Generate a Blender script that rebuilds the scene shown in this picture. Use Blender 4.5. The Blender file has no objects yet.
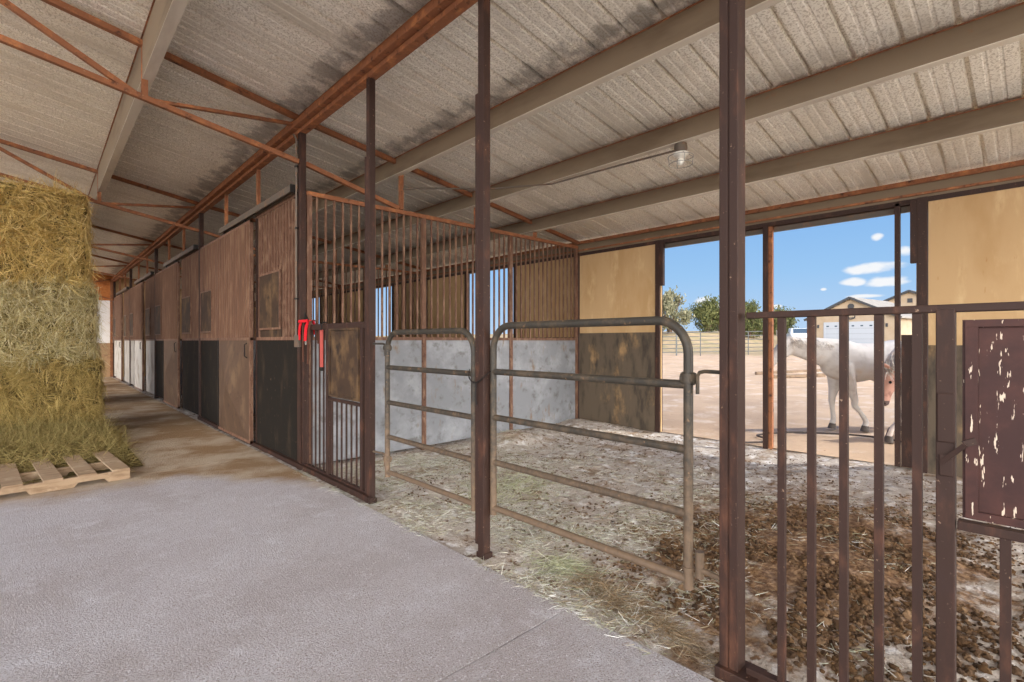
import bpy, bmesh, math, random
import numpy as np
from mathutils import Vector, Matrix, noise as mnoise

random.seed(7)
rng = np.random.default_rng(7)
SC = bpy.context.scene
COL = SC.collection
PI = math.pi

# ------------------------------------------------------------------ measures
HC = 1.43                      # eye height
XF = 2.175                     # plane of the stall fronts
XW = 7.13                      # plane of the outer wall
A = 1.628                      # module along the aisle
Y0 = 0.901
def K(k): return Y0 + k * A
def roof_z(x):
    return HC + 2.568 - (0.149 * (x - XF) if x > XF else 0.18 * (x - XF))

# ------------------------------------------------------------------ helpers
class MB:
    def __init__(s): s.v = []; s.f = []
    def add(s, vs, fs):
        n = len(s.v); s.v += [tuple(p) for p in vs]; s.f += [tuple(n + i for i in f) for f in fs]; return s
    def box(s, x0, x1, y0, y1, z0, z1):
        v = [(x, y, z) for z in (z0, z1) for y in (y0, y1) for x in (x0, x1)]
        return s.add(v, [(0,2,3,1),(4,5,7,6),(0,1,5,4),(2,6,7,3),(0,4,6,2),(1,3,7,5)])
    def extr(s, p, q, prof, up=(0,0,1)):
        """sweep a 2-D outline (side, up) from p to q"""
        p = Vector(p); q = Vector(q); d = (q - p).normalized(); u = Vector(up)
        if abs(d.dot(u)) > .99: u = Vector((1,0,0))
        sd = d.cross(u).normalized(); u = sd.cross(d).normalized()
        n = len(prof)
        vs = [p + sd*a + u*b for a, b in prof] + [q + sd*a + u*b for a, b in prof]
        fs = [(i, (i+1) % n, n + (i+1) % n, n + i) for i in range(n)]
        fs += [tuple(range(n))[::-1], tuple(range(n, 2*n))]
        return s.add(vs, fs)
    def bar(s, p, q, w, h=None, up=(0,0,1)):
        h = h or w
        return s.extr(p, q, [(-w/2,-h/2),(w/2,-h/2),(w/2,h/2),(-w/2,h/2)], up)
    def angle(s, p, q, w, t=.006, up=(0,0,1)):
        return s.extr(p, q, [(-w/2,-w/2),(w/2,-w/2),(w/2,-w/2+t),(-w/2+t,-w/2+t),(-w/2+t,w/2),(-w/2,w/2)], up)
    def channel(s, p, q, h, b, lip=.02, t=.006, up=(0,0,1)):
        """C section: web on the left side, flanges to the right"""
        return s.extr(p, q, [(0,0),(b,0),(b,lip),(b-t,lip),(b-t,t),(t,t),(t,h-t),(b-t,h-t),(b-t,h-lip),(b,h-lip),(b,h),(0,h)], up)
    def tube(s, path, r, n=10, closed=False, flat=1.0, cap=True):
        P = [Vector(p) for p in path]; m = len(P)
        rs = r if isinstance(r, (list, tuple)) else [r]*m
        prev = None; rings = []
        for i in range(m):
            a = P[i-1] if (i > 0 or closed) else P[i]; b = P[(i+1) % m] if (i < m-1 or closed) else P[i]
            t = (b - a).normalized()
            if prev is None:
                ref = Vector((0,0,1)) if abs(t.z) < .9 else Vector((1,0,0))
                nrm = (ref - t*ref.dot(t)).normalized()
            else:
                nrm = (prev - t*prev.dot(t)).normalized()
            prev = nrm; bn = t.cross(nrm)
            rings.append([P[i] + (nrm*math.cos(2*PI*j/n)*flat + bn*math.sin(2*PI*j/n))*rs[i] for j in range(n)])
        vs = [v for rg in rings for v in rg]; fs = []
        for i in range(m if closed else m-1):
            k = (i+1) % m
            for j in range(n):
                fs.append((i*n+j, i*n+(j+1)%n, k*n+(j+1)%n, k*n+j))
        if not closed and cap:
            fs += [tuple(range(n))[::-1], tuple((m-1)*n + j for j in range(n))]
        return s.add(vs, fs)
    def ball(s, c, r, n=10, m=7):
        c = Vector(c); r = Vector(r) if not isinstance(r, (int, float)) else Vector((r,r,r))
        vs = [c + Vector((0,0,r.z))]
        for i in range(1, m):
            th = PI*i/m
            for j in range(n):
                vs.append(c + Vector((r.x*math.sin(th)*math.cos(2*PI*j/n), r.y*math.sin(th)*math.sin(2*PI*j/n), r.z*math.cos(th))))
        vs.append(c - Vector((0,0,r.z))); e = len(vs)-1; fs = []
        for j in range(n): fs.append((0, 1+j, 1+(j+1)%n)); fs.append((e, e-n+(j+1)%n, e-n+j))
        for i in range(m-2):
            for j in range(n):
                a = 1+i*n; fs.append((a+j, a+n+j, a+n+(j+1)%n, a+(j+1)%n))
        return s.add(vs, fs)
    def rings(s, rg):
        n = len(rg[0]); vs = [v for r in rg for v in r]; fs = []
        for i in range(len(rg)-1):
            for j in range(n): fs.append((i*n+j, i*n+(j+1)%n, (i+1)*n+(j+1)%n, (i+1)*n+j))
        fs += [tuple(range(n))[::-1], tuple((len(rg)-1)*n+j for j in range(n))]
        return s.add(vs, fs)
    def build(s, name, mat, parent=None, smooth=False, bevel=0, local=False):
        me = bpy.data.meshes.new(name)
        v = np.array(s.v, dtype=float)
        if parent is not None:
            off = np.zeros(3); q = None if local else parent
            while q is not None: off = off + np.array(q.location); q = q.parent
        else:
            lo, hi = v.min(0), v.max(0); off = np.array([(lo[0]+hi[0])/2, (lo[1]+hi[1])/2, lo[2]])
        me.from_pydata((v - off).tolist(), [], s.f)
        bm = bmesh.new(); bm.from_mesh(me); bmesh.ops.recalc_face_normals(bm, faces=bm.faces[:]); bm.to_mesh(me); bm.free()
        me.materials.append(mat)
        if smooth:
            me.polygons.foreach_set('use_smooth', [True]*len(me.polygons))
            try: me.set_sharp_from_angle(angle=math.radians(45))
            except Exception: pass
        o = bpy.data.objects.new(name, me); COL.objects.link(o)
        if parent is not None: o.parent = parent
        else: o.location = off
        if bevel:
            b = o.modifiers.new('bevel', 'BEVEL'); b.width = bevel; b.segments = 2; b.limit_method = 'ANGLE'
        return o

def tag(o, label=None, cat=None, group=None, kind=None):
    if label: o['label'] = label
    if cat: o['category'] = cat
    if group: o['group'] = group
    if kind: o['kind'] = kind
    return o
def thing(name, loc, label, cat, group=None, rz=0):
    o = bpy.data.objects.new(name, None); COL.objects.link(o)
    o.location = loc; o.rotation_euler = (0, 0, rz); o.empty_display_size = .1
    return tag(o, label, cat, group)
def struct(name, loc=(0,0,0)):
    o = bpy.data.objects.new(name, None); COL.objects.link(o); o.location = loc; o['kind'] = 'structure'; return o
def share(o, name, parent, loc):
    c = o.copy(); c.name = name; COL.objects.link(c); c.parent = parent; c.location = loc; return c

def np_mesh(name, verts, quads, mat, parent=None, smooth=False):
    """mesh straight from arrays"""
    me = bpy.data.meshes.new(name)
    verts = np.asarray(verts, dtype=np.float32); quads = np.asarray(quads, dtype=np.int32)
    me.vertices.add(len(verts)); me.vertices.foreach_set('co', verts.ravel())
    k = quads.shape[1]
    me.loops.add(quads.size); me.loops.foreach_set('vertex_index', quads.ravel())
    me.polygons.add(len(quads)); me.polygons.foreach_set('loop_start', np.arange(0, quads.size, k, dtype=np.int32))
    me.update(calc_edges=True); me.validate()
    me.polygons.foreach_set('use_smooth', np.full(len(me.polygons), smooth, dtype=bool))
    me.materials.append(mat)
    o = bpy.data.objects.new(name, me); COL.objects.link(o)
    if parent is not None: o.parent = parent
    return o

def strands(P, D, L, W, bend, nseg=2):
    """ribbons: root P, direction D, length L, width W, sideways bend"""
    n = len(P)
    D = D / np.linalg.norm(D, axis=1, keepdims=True)
    R = rng.normal(size=(n,3)); S = np.cross(D, R); S /= np.linalg.norm(S, axis=1, keepdims=True) + 1e-9
    B = np.cross(D, S)
    vs = []
    for i in range(nseg+1):
        t = i / nseg
        c = P + D*(L*t)[:,None] + B*(bend*L*t*t)[:,None]
        w = (W*(1 - .5*t))[:,None]
        vs += [c - S*w/2, c + S*w/2]
    V = np.stack(vs, 1).reshape(-1, 3); m = 2*(nseg+1)
    base = np.arange(n)[:,None]*m
    q = np.concatenate([base + np.array([[2*i, 2*i+1, 2*i+3, 2*i+2]]) for i in range(nseg)], 0)
    return V, q

# ------------------------------------------------------------------ materials
def srgb(r, g, b):
    f = lambda c: (c/255/12.92) if c/255 <= .04045 else ((c/255+.055)/1.055)**2.4
    return (f(r), f(g), f(b), 1)
def N(nt, t, **kw):
    n = nt.nodes.new(t)
    for k, v in kw.items():
        setattr(n, k, v)
    return n
def pos_noise(nt, scale, detail=4, rough=.6, off=0):
    g = nt.nodes.new('ShaderNodeNewGeometry'); m = nt.nodes.new('ShaderNodeMapping')
    nt.links.new(g.outputs['Position'], m.inputs['Vector'])
    sc = scale if isinstance(scale, tuple) else (scale,)*3
    m.inputs['Scale'].default_value = sc; m.inputs['Location'].default_value = (off, off*.7, off*1.3)
    n = nt.nodes.new('ShaderNodeTexNoise'); n.inputs['Scale'].default_value = 1
    n.inputs['Detail'].default_value = detail; n.inputs['Roughness'].default_value = rough
    nt.links.new(m.outputs[0], n.inputs['Vector']); return n
def ramp(nt, src, lo, hi, a=0, b=1):
    r = nt.nodes.new('ShaderNodeMapRange'); r.interpolation_type = 'SMOOTHSTEP'
    r.inputs['From Min'].default_value = lo; r.inputs['From Max'].default_value = hi
    r.inputs['To Min'].default_value = a; r.inputs['To Max'].default_value = b
    nt.links.new(src, r.inputs['Value']); return r.outputs['Result']
def mixc(nt, fac, a, b):
    m = nt.nodes.new('ShaderNodeMix'); m.data_type = 'RGBA'
    nt.links.new(fac, m.inputs['Factor'])
    for s, k in ((a, 6), (b, 7)):
        if isinstance(s, tuple): m.inputs[k].default_value = s
        else: nt.links.new(s, m.inputs[k])
    return m.outputs[2]
def mth(nt, op, a, b=None):
    m = nt.nodes.new('ShaderNodeMath'); m.operation = op
    for i, s in enumerate((a, b)):
        if s is None: continue
        if isinstance(s, (int, float)): m.inputs[i].default_value = s
        else: nt.links.new(s, m.inputs[i])
    return m.outputs[0]
def pm(name, base, rough=.7, metal=0, layers=(), bump=None, spec=.3, rand=None, extra=None):
    """layers: (colour, scale, lo, hi, detail) noise-masked coats; bump: (scale, strength); rand: second colour picked per island"""
    m = bpy.data.materials.new(name); m.use_nodes = True; nt = m.node_tree
    b = nt.nodes['Principled BSDF']
    c = base
    if rand:
        g = nt.nodes.new('ShaderNodeNewGeometry'); cr = nt.nodes.new('ShaderNodeValToRGB')
        nt.links.new(g.outputs['Random Per Island'], cr.inputs[0])
        e = cr.color_ramp.elements; cols = [base] + list(rand)
        e[0].color = cols[0]; e[1].color = cols[-1]
        for i, cc in enumerate(cols[1:-1]): e.new((i+1)/(len(cols)-1)).color = cc
        c = cr.outputs[0]
    for i, (col, sc, lo, hi, det) in enumerate(layers):
        n = pos_noise(nt, sc, det, .62, 3.1*i + len(name))
        c = mixc(nt, ramp(nt, n.outputs[0], lo, hi), c, col)
    if extra: c = extra(nt, c)
    if isinstance(c, tuple): b.inputs['Base Color'].default_value = c
    else: nt.links.new(c, b.inputs['Base Color'])
    b.inputs['Roughness'].default_value = rough; b.inputs['Metallic'].default_value = metal
    b.inputs['Specular IOR Level'].default_value = spec
    if bump:
        n = pos_noise(nt, bump[0], 5, .65); bp = nt.nodes.new('ShaderNodeBump')
        bp.inputs['Strength'].default_value = bump[1]; bp.inputs['Distance'].default_value = bump[2] if len(bump) > 2 else .01
        nt.links.new(n.outputs[0], bp.inputs['Height']); nt.links.new(bp.outputs[0], b.inputs['Normal'])
    return m
def axis(nt, i):
    g = nt.nodes.new('ShaderNodeNewGeometry'); s = nt.nodes.new('ShaderNodeSeparateXYZ')
    nt.links.new(g.outputs['Position'], s.inputs[0]); return s.outputs[i]

M = {}
M['rust'] = pm('rusted_steel', srgb(136,88,60), .8, .0, [(srgb(182,120,76), 9, .48, .75, 5), (srgb(72,44,34), 14, .55, .75, 4), (srgb(150,118,92), 40, .6, .75, 3)], (60,.25,.004))
M['post'] = pm('brown_painted_steel', srgb(52,34,27), .62, .0, [(srgb(90,58,43), (12,12,4), .5, .78, 5), (srgb(52,35,31), 8, .55, .8, 4), (srgb(150,124,104), 55, .66, .78, 3)], (80,.15,.003))
M['rail'] = pm('brown_bar_steel', srgb(104,74,58), .6, .0, [(srgb(146,116,94), (25,25,6), .45, .72, 5), (srgb(78,48,38), 18, .55, .75, 4)], (80,.15,.003))
M['maroon'] = pm('maroon_painted_sheet', srgb(56,33,30), .6, 0, [(srgb(74,44,38), 5, .45, .7, 5), (srgb(60,36,34), 11, .55, .8, 4), (srgb(206,188,168), (75,75,13), .62, .65, 3)], (60,.12,.003))
M['plate'] = pm('stained_feed_board', srgb(60,44,32), .7, 0, [(srgb(104,80,54), (5,5,3), .45, .7, 5), (srgb(40,30,24), 6, .5, .75, 4)], (40,.2,.004))
def gate_dust(nt, c):
    z = axis(nt, 2); n = pos_noise(nt, 30, 4)
    f = ramp(nt, mth(nt, 'ADD', z, mth(nt, 'MULTIPLY', mth(nt, 'SUBTRACT', n.outputs[0], .5), 1.2)), .15, 1.15, .6, 0)
    return mixc(nt, f, c, srgb(134,110,88))
M['gate'] = pm('weathered_gate_paint', srgb(58,54,48), .5, .1, [(srgb(88,76,62), 10, .45, .7, 5), (srgb(136,108,80), 26, .6, .75, 4)], (70,.12,.003), extra=gate_dust)
M['galv'] = pm('galvanized_purlin', srgb(214,206,190), .5, .1, [(srgb(190,180,164), (3,.6,3), .45, .7, 5)], (40,.1,.003))  # lit copy of the purlin steel: light on the lower flange painted in
M['web'] = pm('weathered_purlin_web', srgb(126,110,90), .7, .05, [(srgb(104,88,70), (3,.6,3), .45, .7, 5), (srgb(134,100,72), 8, .62, .8, 5)], (40,.1,.003))  # darker copy of the same steel: rust, plus the web's shade painted in
M['ribbed'] = pm('brown_ribbed_sheet', srgb(102,72,54), .7, 0, [(srgb(128,98,76), (14,14,2), .45, .7, 5), (srgb(86,60,48), (10,10,1), .52, .75, 4)], (50,.2,.003))
M['black'] = pm('black_rubber_sheet', srgb(34,30,26), .8, 0, [(srgb(58,48,38), (5,5,2), .5, .75, 5), (srgb(112,92,70), 16, .64, .8, 5)], (40,.25,.005), spec=.12)
M['brownsheet'] = pm('brown_pressed_sheet', srgb(84,64,50), .6, 0, [(srgb(108,86,66), (4,4,2), .45, .7, 5), (srgb(66,50,42), 7, .55, .75, 4), (srgb(170,150,126), 34, .67, .8, 4)], (40,.15,.003))
M['paledoor'] = pm('pale_dusty_sheet', srgb(186,180,172), .7, 0, [(srgb(150,138,124), (4,4,2), .45, .7, 5)], (40,.15,.003))
M['sheetgrey'] = pm('galvanized_sheet', srgb(132,134,138), .6, .1, [(srgb(158,160,164), 3, .42, .72, 5), (srgb(104,102,100), 7, .52, .75, 5), (srgb(128,106,84), (9,9,3), .6, .8, 4)], (30,.12,.004))
M['ply'] = pm('tan_plywood', srgb(186,154,112), .75, 0, [(srgb(176,142,98), (2,2,.7), .45, .7, 5), (srgb(200,170,128), (6,6,2), .5, .75, 4), (srgb(164,120,74), (16,16,4), .64, .78, 4)], (30,.1,.003))
M['kick'] = pm('stained_kick_board', srgb(92,80,66), .75, 0, [(srgb(62,54,46), (7,7,2), .45, .7, 5), (srgb(160,128,88), (3,3,1.6), .54, .8, 5)], (30,.2,.005))
M['track'] = pm('grey_brown_track', srgb(98,88,78), .6, .2, [(srgb(128,96,72), 9, .5, .75, 4)], (50,.1,.003))
M['dark'] = pm('dark_metal', srgb(34,30,28), .6, .2)
M['zinc'] = pm('zinc_conduit', srgb(158,156,150), .45, .5)
M['porcelain'] = pm('white_porcelain', srgb(226,222,212), .35)
M['glass'] = pm('bulb_glass', srgb(240,238,228), .15)
M['red'] = pm('red_nylon_webbing', srgb(206,22,36), .7, 0, [(srgb(168,14,26), 60, .5, .7, 3)])
M['pink'] = pm('faded_red_webbing', srgb(168,76,68), .75)
M['leather'] = pm('dark_leather', srgb(84,50,36), .6)
M['wood'] = pm('bare_pallet_wood', srgb(158,134,108), .85, 0, [(srgb(128,104,80), (3,14,14), .45, .7, 5), (srgb(180,160,134), 6, .5, .75, 4)], (50,.2,.003))
M['orangewood'] = pm('orange_board', srgb(196,124,66), .7, 0, [(srgb(160,92,48), 5, .45, .7, 4)])
M['endpanel'] = pm('pale_end_panel', srgb(236,234,230), .8, 0, [(srgb(214,208,198), 4, .5, .75, 5)])
M['endlow'] = pm('tan_end_panel', srgb(164,134,100), .8, 0, [(srgb(134,106,80), 4, .5, .75, 5)])

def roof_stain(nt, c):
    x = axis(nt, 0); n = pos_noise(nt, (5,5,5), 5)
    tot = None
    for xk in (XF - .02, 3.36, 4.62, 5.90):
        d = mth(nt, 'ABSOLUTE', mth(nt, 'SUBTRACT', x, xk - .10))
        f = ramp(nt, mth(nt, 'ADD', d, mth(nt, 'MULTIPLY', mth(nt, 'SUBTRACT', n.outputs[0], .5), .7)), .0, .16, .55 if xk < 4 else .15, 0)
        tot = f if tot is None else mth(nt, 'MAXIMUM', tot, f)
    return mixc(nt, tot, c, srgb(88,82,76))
M['roof'] = pm('galvanized_roof_sheet', srgb(244,239,226), .42, .12, [(srgb(214,206,190), (.4,2,2), .42, .7, 5), (srgb(238,233,222), (1.2,12,12), .5, .72, 5), (srgb(206,198,182), 60, .50, .60, 2), (srgb(168,128,84), 14, .68, .8, 4)], (70,.12,.003), extra=roof_stain)

def slab_brown(nt, c):  # browner tone far down the aisle, starting nearer along the stall fronts
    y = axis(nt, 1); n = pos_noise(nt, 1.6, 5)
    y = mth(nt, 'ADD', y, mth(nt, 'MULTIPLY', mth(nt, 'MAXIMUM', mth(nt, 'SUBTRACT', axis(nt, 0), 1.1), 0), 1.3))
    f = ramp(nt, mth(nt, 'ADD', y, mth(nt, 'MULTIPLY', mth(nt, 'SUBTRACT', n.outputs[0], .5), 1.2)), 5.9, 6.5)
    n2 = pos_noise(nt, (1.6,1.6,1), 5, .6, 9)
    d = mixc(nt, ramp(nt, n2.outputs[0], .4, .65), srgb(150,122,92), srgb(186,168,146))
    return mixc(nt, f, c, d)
M['slab'] = pm('dusty_concrete', srgb(192,187,190), .9, 0, [(srgb(178,170,170), 1.0, .42, .7, 6), (srgb(204,201,205), 6, .5, .75, 6), (srgb(156,146,142), 110, .52, .64, 3), (srgb(214,211,214), 85, .6, .7, 2)], (95,1,.02), extra=slab_brown, spec=.15)

def dirt_col(nt, c):
    x = axis(nt, 0); y = axis(nt, 1)
    ex = mth(nt, 'DIVIDE', mth(nt, 'SUBTRACT', x, 3.95), 1.75); ey = mth(nt, 'DIVIDE', mth(nt, 'SUBTRACT', y, 1.15), 1.05)
    r = mth(nt, 'SQRT', mth(nt, 'ADD', mth(nt, 'MULTIPLY', ex, ex), mth(nt, 'MULTIPLY', ey, ey)))
    n = pos_noise(nt, 5, 6, .7)
    f = ramp(nt, mth(nt, 'ADD', r, mth(nt, 'MULTIPLY', mth(nt, 'SUBTRACT', n.outputs[0], .5), 2.6)), .55, 1.15, .92, 0)
    nb = pos_noise(nt, 26, 4, .6, 5)
    br = mixc(nt, ramp(nt, nb.outputs[0], .4, .65), srgb(96,66,42), srgb(152,120,88))
    return mixc(nt, f, c, br)
M['dirt'] = pm('stall_dirt', srgb(188,178,168), .95, 0, [(srgb(152,132,112), 2.2, .48, .68, 6), (srgb(112,88,68), 15, .54, .64, 6), (srgb(222,218,216), 8, .52, .66, 6)], (40,.9,.03), extra=dirt_col, spec=.1)
def grass_mix(nt, c):
    x = axis(nt, 0); n = pos_noise(nt, .5, 5)
    f = ramp(nt, mth(nt, 'ADD', x, mth(nt, 'MULTIPLY', mth(nt, 'SUBTRACT', n.outputs[0], .5), 6)), 31, 35)
    n2 = pos_noise(nt, 1.2, 5, .6, 4)
    g = mixc(nt, ramp(nt, n2.outputs[0], .4, .65), srgb(172,150,120), srgb(150,138,104))
    return mixc(nt, f, c, g)
M['sand'] = pm('sandy_ground', srgb(196,168,140), .95, 0, [(srgb(180,154,130), .6, .42, .66, 6), (srgb(208,188,168), 2, .5, .72, 5), (srgb(150,120,96), 9, .66, .74, 4)], (14,.6,.03), extra=grass_mix, spec=.1)
M['manure'] = pm('manure', srgb(84,62,42), .9, 0, [(srgb(52,40,30), 22, .5, .7, 4)], (90,.8,.01), rand=[srgb(108,82,56), srgb(66,50,38), srgb(132,106,80), srgb(78,58,42)], spec=.15)
M['straw'] = pm('straw', srgb(196,194,180), .8, 0, rand=[srgb(160,164,136), srgb(212,210,204), srgb(128,130,98), srgb(184,172,144), srgb(222,222,220), srgb(134,112,82), srgb(176,182,160)], spec=.2)
def haymat(name, *cols): return pm(name, cols[0], .8, 0, rand=list(cols[1:]), spec=.2)
M['hay_gold'] = haymat('golden_hay', srgb(214,182,112), srgb(190,164,94), srgb(232,206,146), srgb(166,146,82), srgb(204,172,108))
M['hay_pale'] = haymat('pale_hay', srgb(206,186,124), srgb(178,164,100), srgb(222,208,160), srgb(158,148,90), srgb(194,166,104))
M['hay_grey'] = haymat('greyish_hay', srgb(200,184,136), srgb(172,158,106), srgb(218,206,170), srgb(150,138,88), srgb(186,160,104))
M['hay_olive'] = haymat('olive_hay', srgb(184,158,98), srgb(158,138,80), srgb(200,174,114), srgb(136,120,66), srgb(176,148,90))
M['hay_loose'] = haymat('loose_hay', srgb(138,120,72), srgb(112,100,56), srgb(160,142,92), srgb(92,84,46), srgb(146,122,76))
M['haycore'] = pm('hay_core', srgb(104,88,48), .9, 0, [(srgb(66,56,30), (9,9,14), .45, .65, 5), (srgb(168,148,88), (14,14,30), .5, .7, 4)], (40,1,.03))
M['coat'] = pm('white_horse_coat', srgb(190,184,178), .7, 0, [(srgb(166,158,152), 6, .45, .8, 4), (srgb(184,164,144), 3, .56, .85, 4)], (60,.1,.004))
M['coat2'] = pm('flecked_horse_coat', srgb(214,200,190), .7, 0, [(srgb(186,168,158), 4, .5, .75, 4)], (60,.1,.004))
M['mane'] = pm('pale_mane', srgb(208,200,190), .8, 0, [(srgb(188,178,168), (4,4,30), .45, .65, 4)])
M['hoof'] = pm('dark_hoof', srgb(88,80,74), .6)
M['muzzle'] = pm('grey_muzzle', srgb(112,94,90), .7)
M['pinkface'] = pm('pinkish_face', srgb(206,160,142), .7, 0, [(srgb(168,122,108), 9, .5, .7, 4)])
M['eye'] = pm('dark_eye', srgb(20,16,14), .15)
M['stucco'] = pm('tan_stucco', srgb(180,160,136), .9, 0, [(srgb(172,150,124), 1, .4, .7, 4)])
M['shingle'] = pm('grey_shingle', srgb(150,144,136), .9, 0, [(srgb(120,116,112), 3, .45, .7, 4)])
M['trimdark'] = pm('dark_trim', srgb(70,70,72), .7)
M['white'] = pm('white_paint', srgb(180,184,190), .6)
M['carwhite'] = pm('white_car_paint', srgb(236,238,240), .25, 0, spec=.5)
M['carglass'] = pm('car_glass', srgb(70,84,96), .1, 0, spec=.6)
M['tyre'] = pm('tyre_rubber', srgb(30,30,30), .8)
M['lamp'] = pm('car_lamp', srgb(150,40,36), .3)
M['fence'] = pm('grey_fence_pipe', srgb(104,106,104), .5, .3)
M['bark'] = pm('juniper_bark', srgb(112,92,76), .9, 0, [(srgb(80,66,54), (8,8,2), .4, .7, 4)])
M['leafA'] = pm('grey_green_foliage', srgb(134,130,104), .9, 0, rand=[srgb(106,108,80), srgb(160,154,124), srgb(94,94,70)])
M['leafB'] = pm('dark_green_foliage', srgb(92,98,58), .9, 0, rand=[srgb(68,74,42), srgb(120,120,74), srgb(82,88,54)])
M['timber'] = pm('weathered_timber', srgb(132,112,92), .9, 0, [(srgb(96,80,66), (3,12,12), .45, .7, 4)])
M['line'] = pm('dark_hose', srgb(70,62,58), .7)  # for the thin dark line on the ground

# ------------------------------------------------------------------ camera
cam = bpy.data.cameras.new('camera'); co = bpy.data.objects.new('camera', cam); COL.objects.link(co)
cam.sensor_width = 36; cam.lens = 36*500/1024; cam.clip_end = 500
co.location = (0, 0, HC); co.rotation_euler = (PI/2, 0, -math.radians(43.39)); SC.camera = co

# ------------------------------------------------------------------ ground, slab
def gz(x, y):
    if x < 8: return -.03 if x < XW else 0
    z = .0213*(x - 8)
    def ss(a, b, t):
        t = min(1, max(0, (t-a)/(b-a))); return t*t*(3-2*t)
    return z + 1.5*ss(15.5, 24, y)*ss(33, 46, x)

# outside ground: one terrain round the barn
xs = np.concatenate([np.array([-120,-60,-30,-16,-10,-7,-5]), np.array([XW, 7.4, 8]), np.linspace(8.6, 34, 60), np.linspace(35, 60, 30), np.array([66,75,90,130,200,300])])
ys = np.concatenate([np.array([-200,-100,-50,-25,-12,-8]), np.linspace(-5, 34, 100), np.array([38,45,55,70,100,160,250,350])])
V = []; Q = []
for i, x in enumerate(xs):
    for j, y in enumerate(ys):
        z = gz(x, y)
        if x > 7.5 and x < 70 and -5 < y < 36: z += .05*(mnoise.noise(Vector((x*.6, y*.6, 0)))) + .025*mnoise.noise(Vector((x*2, y*2, 3)))
        V.append((x, y, z))
nx, ny = len(xs), len(ys)
for i in range(nx-1):
    for j in range(ny-1):
        inside = -5 <= xs[i] and xs[i+1] <= XW and ys[j] >= -5 and ys[j+1] <= 26
        if inside: continue
        Q.append((i*ny+j, (i+1)*ny+j, (i+1)*ny+j+1, i*ny+j+1))
tag(np_mesh('ground', V, Q, M['sand'], smooth=True), kind='structure')

# concrete aisle slab with open joints
XE = 2.06
sb = MB().box(-5.0, XE-.02, -5.0, 26.0, -.25, -.121).build('ground_base', M['dirt']); tag(sb, kind='structure')
m = MB(); js = [-5.0, -3.14, 1.74, 6.62, 11.5, 16.38, 21.26, 26.0]
for a, b in zip(js[:-1], js[1:]):
    m.box(-5.0, -1.2, a+.004, b-.004, -.12, 0); m.box(-1.194, XE, a+.004, b-.004, -.12, 0)
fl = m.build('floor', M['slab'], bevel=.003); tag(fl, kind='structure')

def fnoise(x, y, s, o=0):
    return mnoise.fractal(Vector((x*s, y*s, o)), .9, 2.1, 5)
def dirt_z(x, y):
    z = -.035 + .022*fnoise(x, y, 1.1) + .016*fnoise(x, y, 4.5, 3) + .012*fnoise(x, y, 12, 7)
    # trodden heap near the far corner and a drift against the wall
    z += .15*math.exp(-((x-5.0)**2/.35 + (y-5.25)**2/.12)) + .10*math.exp(-((x-6.9)**2/.25 + (y-5.3)**2/.5)) + .06*math.exp(-((x-3.6)**2/1.2+(y-1.1)**2/.6))
    e = min(1, max(0, (x-XE)/.5)); z = z*(.35+.65*e) - .01*(1-e)
    w = min(1, max(0, (XW+.25-x)/.5)); return z*w
def grid(x0, x1, y0, y1, st, zf):
    nx = int((x1-x0)/st)+1; ny = int((y1-y0)/st)+1
    X = np.linspace(x0, x1, nx); Y = np.linspace(y0, y1, ny)
    V = [(x, y, zf(x, y)) for x in X for y in Y]
    I, J = np.meshgrid(np.arange(nx-1), np.arange(ny-1), indexing='ij'); b = (I*ny+J).ravel()
    return V, np.stack([b, b+ny, b+ny+1, b+1], 1)
V, Q = grid(XE-.01, XW+.1, -3.5, K(3)+.2, .03, dirt_z)
V2, Q2 = grid(XE-.01, XW+.1, K(3)+.2, 26, .16, dirt_z)
g = np_mesh('floor_dirt', V + V2, np.concatenate([Q, Q2 + len(V)]), M['dirt'], smooth=True); tag(g, kind='structure')

# ------------------------------------------------------------------ roof sheet
yr0, yr1 = -4.2, 26.0; prof = []
y = yr0
while y < yr1:
    for dy, dz in ((0,0),(.008,.036),(.034,.036),(.042,0),(.118,0),(.126,.005),(.142,.005),(.150,0),(.208,0),(.216,.005),(.232,.005),(.240,0)):
        prof.append((y+dy, dz))
    y += .305
xk = [-3.6, XF, XW+.32]; V = []
for x in xk:
    for yy, dz in prof: V.append((x, yy, roof_z(x)+.02+dz))
n = len(prof); Q = [(i*n+j, (i+1)*n+j, (i+1)*n+j+1, i*n+j+1) for i in range(2) for j in range(n-1)]
tag(np_mesh('ceiling', V, Q, M['roof']), kind='structure')

# ------------------------------------------------------------------ purlins and header
ord_ = ['nearest', 'second', 'third', 'fourth', 'fifth', 'sixth']
def purlin(x, depth, b, label, mat='galv'):
    t = thing('roof_purlin', (x, 10, roof_z(x)-depth), label, 'roof beam', 'steel purlins under the roof sheet')
    zt = roof_z(x) + .004 - .149*(b if x > XF else 0)
    m = MB(); m.extr((x, yr0, zt-depth), (x, 25.8, zt-depth), [(0,.006),(.006,.006),(.006,depth-.006),(0,depth-.006)]); m.build('web', M['web'], t)
    m = MB(); m.box(x, x+b, yr0, 25.8, zt-depth, zt-depth+.006); m.box(x+b-.005, x+b, yr0, 25.8, zt-depth+.006, zt-depth+.022); m.build('bottom_flange', M[mat], t)
    m = MB(); m.box(x-.012, x+b, yr0, 25.8, zt-.007, zt); m.box(x+b-.005, x+b, yr0, 25.8, zt-.022, zt-.007)
    m.build('top_flange', M['rust'], t)
    return t
purlin(.70, .38, .085, 'deep steel beam with pale underside above the hay stack', 'galv')
purlin(3.37, .215, .075, 'pale steel roof beam running closest behind the two gates, first from the rusty header')
purlin(4.64, .205, .075, 'pale steel roof beam that carries the ceiling light')
purlin(5.90, .20, .075, 'pale steel roof beam between the light and the outer wall')
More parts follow.
